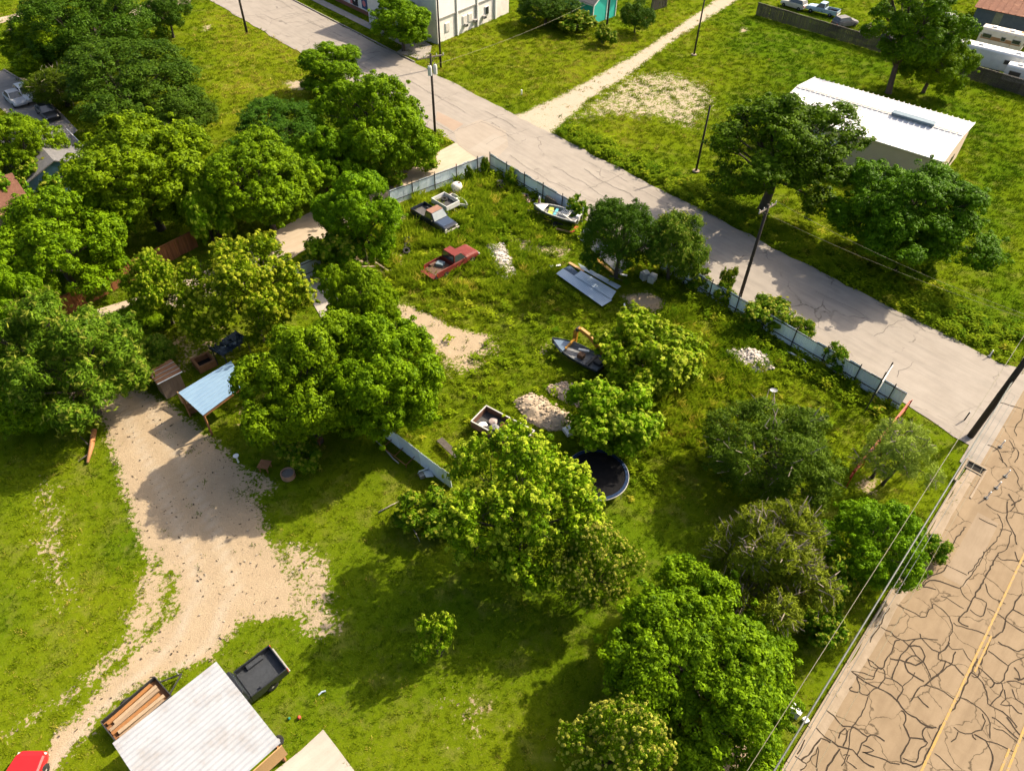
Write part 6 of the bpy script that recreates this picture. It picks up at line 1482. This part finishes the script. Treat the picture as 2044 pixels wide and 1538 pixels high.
tree('S2', 1865, 1090, 60, 'leafy branch tuft overhanging the avenue gutter', 1.8, 'bush', 'bush', G1)
# left side
tree('Y1', 486, 560, 238, 'yellow tipped round tree left of the gate', 9.5, group=G2)
tree('Y2', 312, 565, 120, 'smaller yellow tipped tree with visible trunk before the brown fence', 7.0, group=G2)
tree('F0', 122, 700, 262, 'large feathery pinnate tree at the left edge', 10.0, group=G2)
tree('F1', 305, 700, 85, 'small feathery palm like bush beside the tool shed', 3.4, 'bush', 'bush', G2)
tree('B3', 100, 470, 245, 'broad bright tree above the brown board fence', 9.5, group=G2)
tree('B1', 20, 600, 130, 'tree at the left edge between the broad and feathery trees', 7.5, group=G2)
tree('B2', 275, 335, 270, 'large tree in the middle of the left woods', 10.5, group=G2)
tree('D1', 255, 155, 290, 'large dark fine leaved tree at the upper left lawn edge', 9.0, group=G2)
tree('D0', 350, 215, 140, 'lower dark tree on the right flank of the upper left tree', 6.0, group=G2)
tree('B4', 520, 355, 210, 'bright tree left of the lane above its bend', 9.0, group=G2)
tree('B0', 645, 320, 150, 'shaded tree between the lane and the tall corner tree', 8.0, group=G2)
tree('B3', 755, 235, 215, 'tall tree beside the transformer pole', 11.5, group=G2)
tree('D1', 550, 250, 190, 'dark low spreading tree on the upper lawn edge', 5.5, group=G2)
tree('B1', 655, 128, 125, 'rounded tree beside the street at the upper lawn', 6.0, group=G2)
tree('L1', 418, 395, 115, 'lime coloured young tree in the left woods', 7.5, group=G2)
tree('B1', 400, 402, 90, 'dark shaded tree behind the brown fence end', 7.0, group=G2)
tree('B4', 28, 292, 150, 'bright tree over the side street at the left edge', 7.5, group=G2)
tree('S2', 85, 350, 110, 'yellowish bush beside the brown roof', 4.5, 'bush', 'bush', G2)
tree('S0', 14, 375, 95, 'bush in front of the brown roof at the left edge', 5.0, 'bush', 'bush', G2)
tree('D0', 165, 30, 230, 'big dark tree at the top left', 11.0, group=G2)
tree('B0', 85, 85, 170, 'bright tree at the top left corner group', 8.0, group=G2)
tree('D1', 330, 20, 85, 'dark compact tree at the top edge near the far road', 6.0, group=G2)
tree('M0', 110, 165, 120, 'brownish low tree beside the side street kerb', 5.0, group=G2)
tree('B2', 190, 420, 150, 'shaded tree under the left woods near the blue lean-to', 7.0, group=G2)
tree('S1', 820, 310, 90, 'undergrowth bush at the foot of the tall corner tree', 2.4, 'bush', 'bush', G2)
tree('S0', 760, 330, 100, 'undergrowth bush along the lane below the tall tree', 2.6, 'bush', 'bush', G2)
tree('S2', 700, 365, 100, 'undergrowth bush along the lane left of the other', 2.6, 'bush', 'bush', G2)
tree('B4', 60, 790, 180, 'dark undergrowth tree below the feathery tree', 4.5, group=G2)
tree('B0', 280, 640, 110, 'shaded undergrowth left of the planter box', 3.5, 'shrub', 'shrub', G2)
tree('S1', 600, 890, 90, 'low foliage under the broad dark tree', 2.6, 'bush', 'bush', G2)
# beyond the street
tree('O1', 1565, 280, 286, 'big dark oak with visible trunk in front of the white metal roof', 12.2, group=G3)
tree('O2', 1832, 412, 300, 'wide tree right of the oak in front of the metal building', 9.5, group=G3)
tree('B1', 1815, 484, 150, 'lower leafy tree under the wide tree', 5.5, group=G3)
tree('O0', 1830, 40, 170, 'tall leaning tree before the board fence', 14.0, group=G3)
tree('B3', 1880, 98, 125, 'bright tree beside the tall tree at the board fence', 9.5, group=G3)
tree('B2', 800, 38, 125, 'dark tree in front of the storefront', 7.0, group=G3)
tree('D0', 1272, 25, 65, 'dark bushy shrub right of the turquoise house', 4.5, 'shrub', 'shrub', G3)
tree('S1', 1208, 66, 50, 'round bush at the turquoise house corner', 2.6, 'bush', 'bush', G3)
tree('S2', 1150, 38, 80, 'bush against the shaded wall of the turquoise house', 3.0, 'bush', 'bush', G3)
tree('D1', 1090, 8, 110, 'dark tree left of the turquoise house', 5.0, group=G3)
tree('S0', 1125, 30, 60, 'low dark bush left of the turquoise wall', 2.5, 'bush', 'bush', G3)

# ================================================================== GRASS, WEEDS, TALL GRASS
def blade_mat(name, c0, c1, dry):
    m, N, L, b = _mat(name)
    a = N.new('ShaderNodeAttribute'); a.attribute_type = 'INSTANCER'; a.attribute_name = 'tint'
    x = N.new('ShaderNodeValToRGB'); e = x.color_ramp.elements
    e[0].position = 0.0; e[0].color = (*c0, 1); e[1].position = 0.72; e[1].color = (*c1, 1)
    k = x.color_ramp.elements.new(1.0); k.color = (*dry, 1)
    L.new(a.outputs['Fac'], x.inputs[0]); L.new(x.outputs[0], b.inputs['Base Color'])
    b.inputs['Roughness'].default_value = 0.8; b.inputs['Specular IOR Level'].default_value = 0.03
    tr = N.new('ShaderNodeBsdfTranslucent'); L.new(x.outputs[0], tr.inputs['Color'])
    ms = N.new('ShaderNodeMixShader'); ms.inputs[0].default_value = 0.3; L.new(b.outputs[0], ms.inputs[1]); L.new(tr.outputs[0], ms.inputs[2]); L.new(ms.outputs[0], N['Material Output'].inputs['Surface'])
    return m
M_BLADE = blade_mat('grass_blades', (0.05, 0.112, 0.003), (0.165, 0.208, 0.005), (0.36, 0.30, 0.055))
M_TALL = blade_mat('tall_grass_blades', (0.105, 0.20, 0.006), (0.29, 0.37, 0.014), (0.52, 0.43, 0.06))
M_WEED = blade_mat('weed_leaves', (0.075, 0.155, 0.003), (0.24, 0.31, 0.008), (0.36, 0.35, 0.03))
TUFTS = bpy.data.collections.new('tuft_library')
def tuft(name, nb, hgt, spread_, wd, lean, mat, seed, leafy=False):
    rs = np.random.RandomState(seed); V = []; F = []
    for i in range(nb):
        t = rs.rand() * 6.283; r = spread_ * math.sqrt(rs.rand()); bx, by = r * math.cos(t), r * math.sin(t)
        h = hgt * rs.uniform(.5, 1.15); d = rs.rand() * 6.283; ln = lean * rs.uniform(.4, 1.2) * h
        o = len(V); sx, sy = -math.sin(d) * wd / 2, math.cos(d) * wd / 2
        if leafy:
            z = h * rs.uniform(.2, 1); L_ = wd * 1.7; dz = rs.uniform(-.3, .3) * L_
            V += [(bx, by, z), (bx + math.cos(d) * L_ * .5 + sx, by + math.sin(d) * L_ * .5 + sy, z + dz * .5 + .03), (bx + math.cos(d) * L_, by + math.sin(d) * L_, z + dz), (bx + math.cos(d) * L_ * .5 - sx, by + math.sin(d) * L_ * .5 - sy, z + dz * .5 + .03)]; F.append((o, o + 1, o + 2, o + 3))
        else:
            V += [(bx - sx, by - sy, 0), (bx + sx, by + sy, 0), (bx + math.cos(d) * ln * .45 + sx * .8, by + math.sin(d) * ln * .45 + sy * .8, h * .65), (bx + math.cos(d) * ln, by + math.sin(d) * ln, h)]; F += [(o, o + 1, o + 2), (o, o + 2, o + 3)]
    me = bpy.data.meshes.new(name); me.from_pydata(V, [], F); me.materials.append(mat)
    ob = bpy.data.objects.new(name, me); TUFTS.objects.link(ob); return ob
tuft('tuft_a', 16, .10, .24, .035, .9, M_BLADE, 1); tuft('tuft_b', 13, .15, .22, .035, 1.1, M_BLADE, 2)
tuft('tuft_c', 26, .55, .26, .035, .8, M_TALL, 3); tuft('tuft_d', 22, .75, .22, .04, .6, M_TALL, 4)
tuft('tuft_e', 26, .35, .30, .13, 0, M_WEED, 5, True); tuft('tuft_f', 30, .55, .34, .15, 0, M_WEED, 6, True)
EXCL = [px((1108, 546), (1202, 613), (1240, 575), (1150, 522)), px((912, 283), (840, 316), (690, 388), (545, 464), (400, 545), (230, 606), (120, 640), (120, 690), (330, 622), (500, 560), (640, 478), (790, 408), (965, 335), (968, 318)),
        px((905, 262), (960, 238), (1010, 262), (1015, 292), (955, 318)), px((600, 562), (643, 543), (668, 572), (690, 640), (650, 650)), px((548, 1538), (645, 1455), (708, 1538), (730, 1580), (520, 1580)),
        px((-60, 150), (10, 140), (130, 235), (155, 260), (110, 300), (0, 215)), px((1808, 790), (1940, 850), (1965, 880), (2060, 760), (1985, 722))]
def footprint(o, L_, W_, ox=0, oy=0):
    M = Matrix.Rotation(o.rotation_euler.z, 3, 'Z'); return [tuple((M @ Vector((ox + x * L_ / 2, oy + y * W_ / 2, 0)) + o.location)[:2]) for x, y in ((-1, -1), (1, -1), (1, 1), (-1, 1))]
EXCL += [footprint(bw, _L, _Wd), footprint(wb, Lw, Ww, Lw / 2, Ww / 2), footprint(sf, 32, 14, 16, -7), footprint(tq, Lh, Wh, Lh / 2, -Wh / 2), footprint(sh, 26, 14, 13, 7), footprint(bh, 9.5, 7), footprint(brh, 8, 7), footprint(tp, 3.4, 3.4), footprint(jb, 4, 1.4), footprint(jt, 4.2, 1.8), footprint(bx, 1.2, 1.1)]
for o_ in [o for o in bpy.data.objects if o.get('category') in ('pickup truck', 'car')]: EXCL.append(footprint(o_, 4.6, 1.5))
for nm_ in [o for o in bpy.data.objects if o.name.startswith('rubble_heap')]: EXCL.append(footprint(nm_, 1.7, 1.7))
EXCL.append([tuple((p + off)[:2]) for p in (w0 - off + v_ * .1 + u_ * .1, w1 - off - u_ * .1 + v_ * .1, w1 - off - u_ * .1 + v_ * .9, w0 - off + u_ * .1 + v_ * .9)])
def scatter():
    rs = np.random.RandomState(99)
    n = 560000
    x = rs.uniform(-98, 100, n); y = rs.uniform(4, 150, n)
    RT = np.array(ROT.transposed()); c = (np.stack([x, y, np.full(n, -CAM_H)], 1)) @ RT.T
    u = _f * c[:, 0] / -c[:, 2]; v = _f * c[:, 1] / -c[:, 2]
    k = (np.abs(u) < _W / 2 * 1.12) & (np.abs(v) < _H / 2 * 1.14)
    dist = np.linalg.norm(c, axis=1)
    k &= rs.rand(n) < np.clip((52 / dist) ** 1.5, .12, 1)
    x, y, dist = x[k], y[k], dist[k]
    sn = x * SN.x + y * SN.y; sa = x * SD.x + y * SD.y; an = x * AN.x + y * AN.y
    ej = .35 * (vnoise(x, y, 1.1, 3) - .5)
    k = ~((sn + ej > 48.7) & (sn + ej < 59.5) & (sa < 0)) & (an > -2.85 - .5 * (vnoise(x, y, .7, 2) > .6)) & ~((sn > 61.8) & (sn < 63.5) & (sa < -88))
    d, p = dirt_at(x, y)
    keepp = 1 - sstep(.38, .60, d + (fbm(x, y, 1.6, 7) - .5) * .7)
    keepp = np.maximum(keepp, .015)
    k &= rs.rand(len(x)) < keepp
    for P in EXCL: k &= ~inpoly(x, y, P)
    x, y, dist, sn, sa, an, d = [a[k] for a in (x, y, dist, sn, sa, an, d)]
    m = len(x); tint = np.clip(tint_at(x, y) + rs.normal(0, .16, m) + (rs.rand(m) < .05) * .5, 0, 1)
    idx = rs.randint(0, 2, m); sc = rs.uniform(.7, 1.35, m) * np.clip(dist / 55, .85, 1.9)
    tall = np.zeros(m)
    for P in TALL: tall = np.maximum(tall, sstep(-1.2, 1.2, sdpoly(x, y, P)))
    r = rs.rand(m)
    it = (r < tall * .62) & (vnoise(x, y, .5, 8) > .25); idx[it] = rs.randint(2, 4, it.sum())
    weed = np.zeros(m)
    weed = np.where((sn > 59.6) & (sn < 63.2) & (sa > -58) & (sa < -6), .85, weed)
    weed = np.where((sn > 59.6) & (sn < 66) & (sa > -28) & (sa < -4), np.maximum(weed, .35), weed)
    weed = np.where((sn > 45.6) & (sn < 48.3) & (sa > -55) & (sa < -8), .6, weed)
    weed = np.where(inpoly(x, y, LOT), np.maximum(weed, .05), weed)
    weed = np.where(inpoly(x, y, px((430, 480), (560, 400), (910, 280), (880, 260), (600, 330), (380, 420))), .7, weed)
    r2 = rs.rand(m); iw = (r2 < weed) & ~it; idx[iw] = rs.randint(4, 6, iw.sum())
    big = it | iw; sc[big] = rs.uniform(.6, 1.15, big.sum()) * np.clip(dist[big] / 60, .9, 1.4)
    lawn = ~it & ~iw & ~inpoly(x, y, LOT)
    thin = ~(iw & (rs.rand(m) < .35)) & ~(lawn & (rs.rand(m) < .4)); sc[lawn] *= .85
    tint[it] = np.clip(tint[it] - .03, 0, 1)
    x, y, idx, sc, tint = x[thin], y[thin], idx[thin], sc[thin], tint[thin]
    m = len(x)
    me = bpy.data.meshes.new('grass'); me.vertices.add(m)
    z = -0.05 + 0.05 * (fbm(x, y, 0.35) - 0.5) + 0.03 * (fbm(x, y, 1.3, 4) - 0.5) - .005
    me.vertices.foreach_set('co', np.stack([x, y, z], 1).ravel())
    for nm, ty, a in (('idx', 'INT', idx.astype(np.int32)), ('scl', 'FLOAT', sc.astype(np.float32)), ('tint', 'FLOAT', tint.astype(np.float32)), ('rot', 'FLOAT', rs.uniform(0, 6.283, m).astype(np.float32))):
        at = me.attributes.new(nm, ty, 'POINT'); at.data.foreach_set('value', a)
    o = bpy.data.objects.new('grass', me); COL.objects.link(o); stuff(o)
    o['label'] = 'short lawn, tall grass and weeds covering the open ground'; o['category'] = 'grass'
    ng = bpy.data.node_groups.new('grass_scatter', 'GeometryNodeTree')
    ng.interface.new_socket('Geometry', in_out='INPUT', socket_type='NodeSocketGeometry'); ng.interface.new_socket('Geometry', in_out='OUTPUT', socket_type='NodeSocketGeometry')
    N = ng.nodes; L = ng.links
    gi = N.new('NodeGroupInput'); go = N.new('NodeGroupOutput'); ip = N.new('GeometryNodeInstanceOnPoints')
    ci = N.new('GeometryNodeCollectionInfo'); ci.inputs['Collection'].default_value = TUFTS; ci.inputs['Separate Children'].default_value = True; ci.inputs['Reset Children'].default_value = True
    def na(nm, ty):
        a = N.new('GeometryNodeInputNamedAttribute'); a.data_type = ty; a.inputs['Name'].default_value = nm; return [s for s in a.outputs if s.enabled and s.name == 'Attribute'][0]
    cx = N.new('ShaderNodeCombineXYZ'); L.new(na('rot', 'FLOAT'), cx.inputs[2])
    L.new(gi.outputs[0], ip.inputs['Points']); L.new(ci.outputs[0], ip.inputs['Instance']); ip.inputs['Pick Instance'].default_value = True
    L.new(na('idx', 'INT'), ip.inputs['Instance Index']); L.new(cx.outputs[0], ip.inputs['Rotation']); L.new(na('scl', 'FLOAT'), ip.inputs['Scale']); L.new(ip.outputs[0], go.inputs[0])
    md = o.modifiers.new('scatter', 'NODES'); md.node_group = ng
    print('grass points', m)
scatter()
# loose stones, twigs and clods on the bare ground
def pebbles():
    rs = np.random.RandomState(4); m = MB(); k = 0
    x = rs.uniform(-30, 45, 60000); y = rs.uniform(8, 80, 60000); d, p = dirt_at(x, y); q = rs.rand(60000)
    ok = np.nonzero((d > .35) & (q < .35) & (x * AN.x + y * AN.y > -2))[0][:1000]
    for i in ok:
        e = .035 + .07 * rs.rand() ** 3; mi = int(rs.randint(3))
        M = Matrix.Rotation(rs.rand() * 6, 3, 'Z') @ Matrix.Rotation(rs.rand() - .5, 3, 'X')
        m.box((x[i], y[i], -.03 + e * .2), (e * (1 + (mi == 2)), e * (.8 - .4 * (mi == 2)), e * .6), mi=mi, M=M)
    o = m.build('loose_stones', [PM('pebble_pale', (.42, .36, .28)), PM('pebble_dark', (.10, .075, .05)), PM('twig_bits', (.09, .065, .04))]); stuff(o)
    o['label'] = 'scattered stones, twigs and clods on the bare sandy ground'; o['category'] = 'stones'
pebbles()
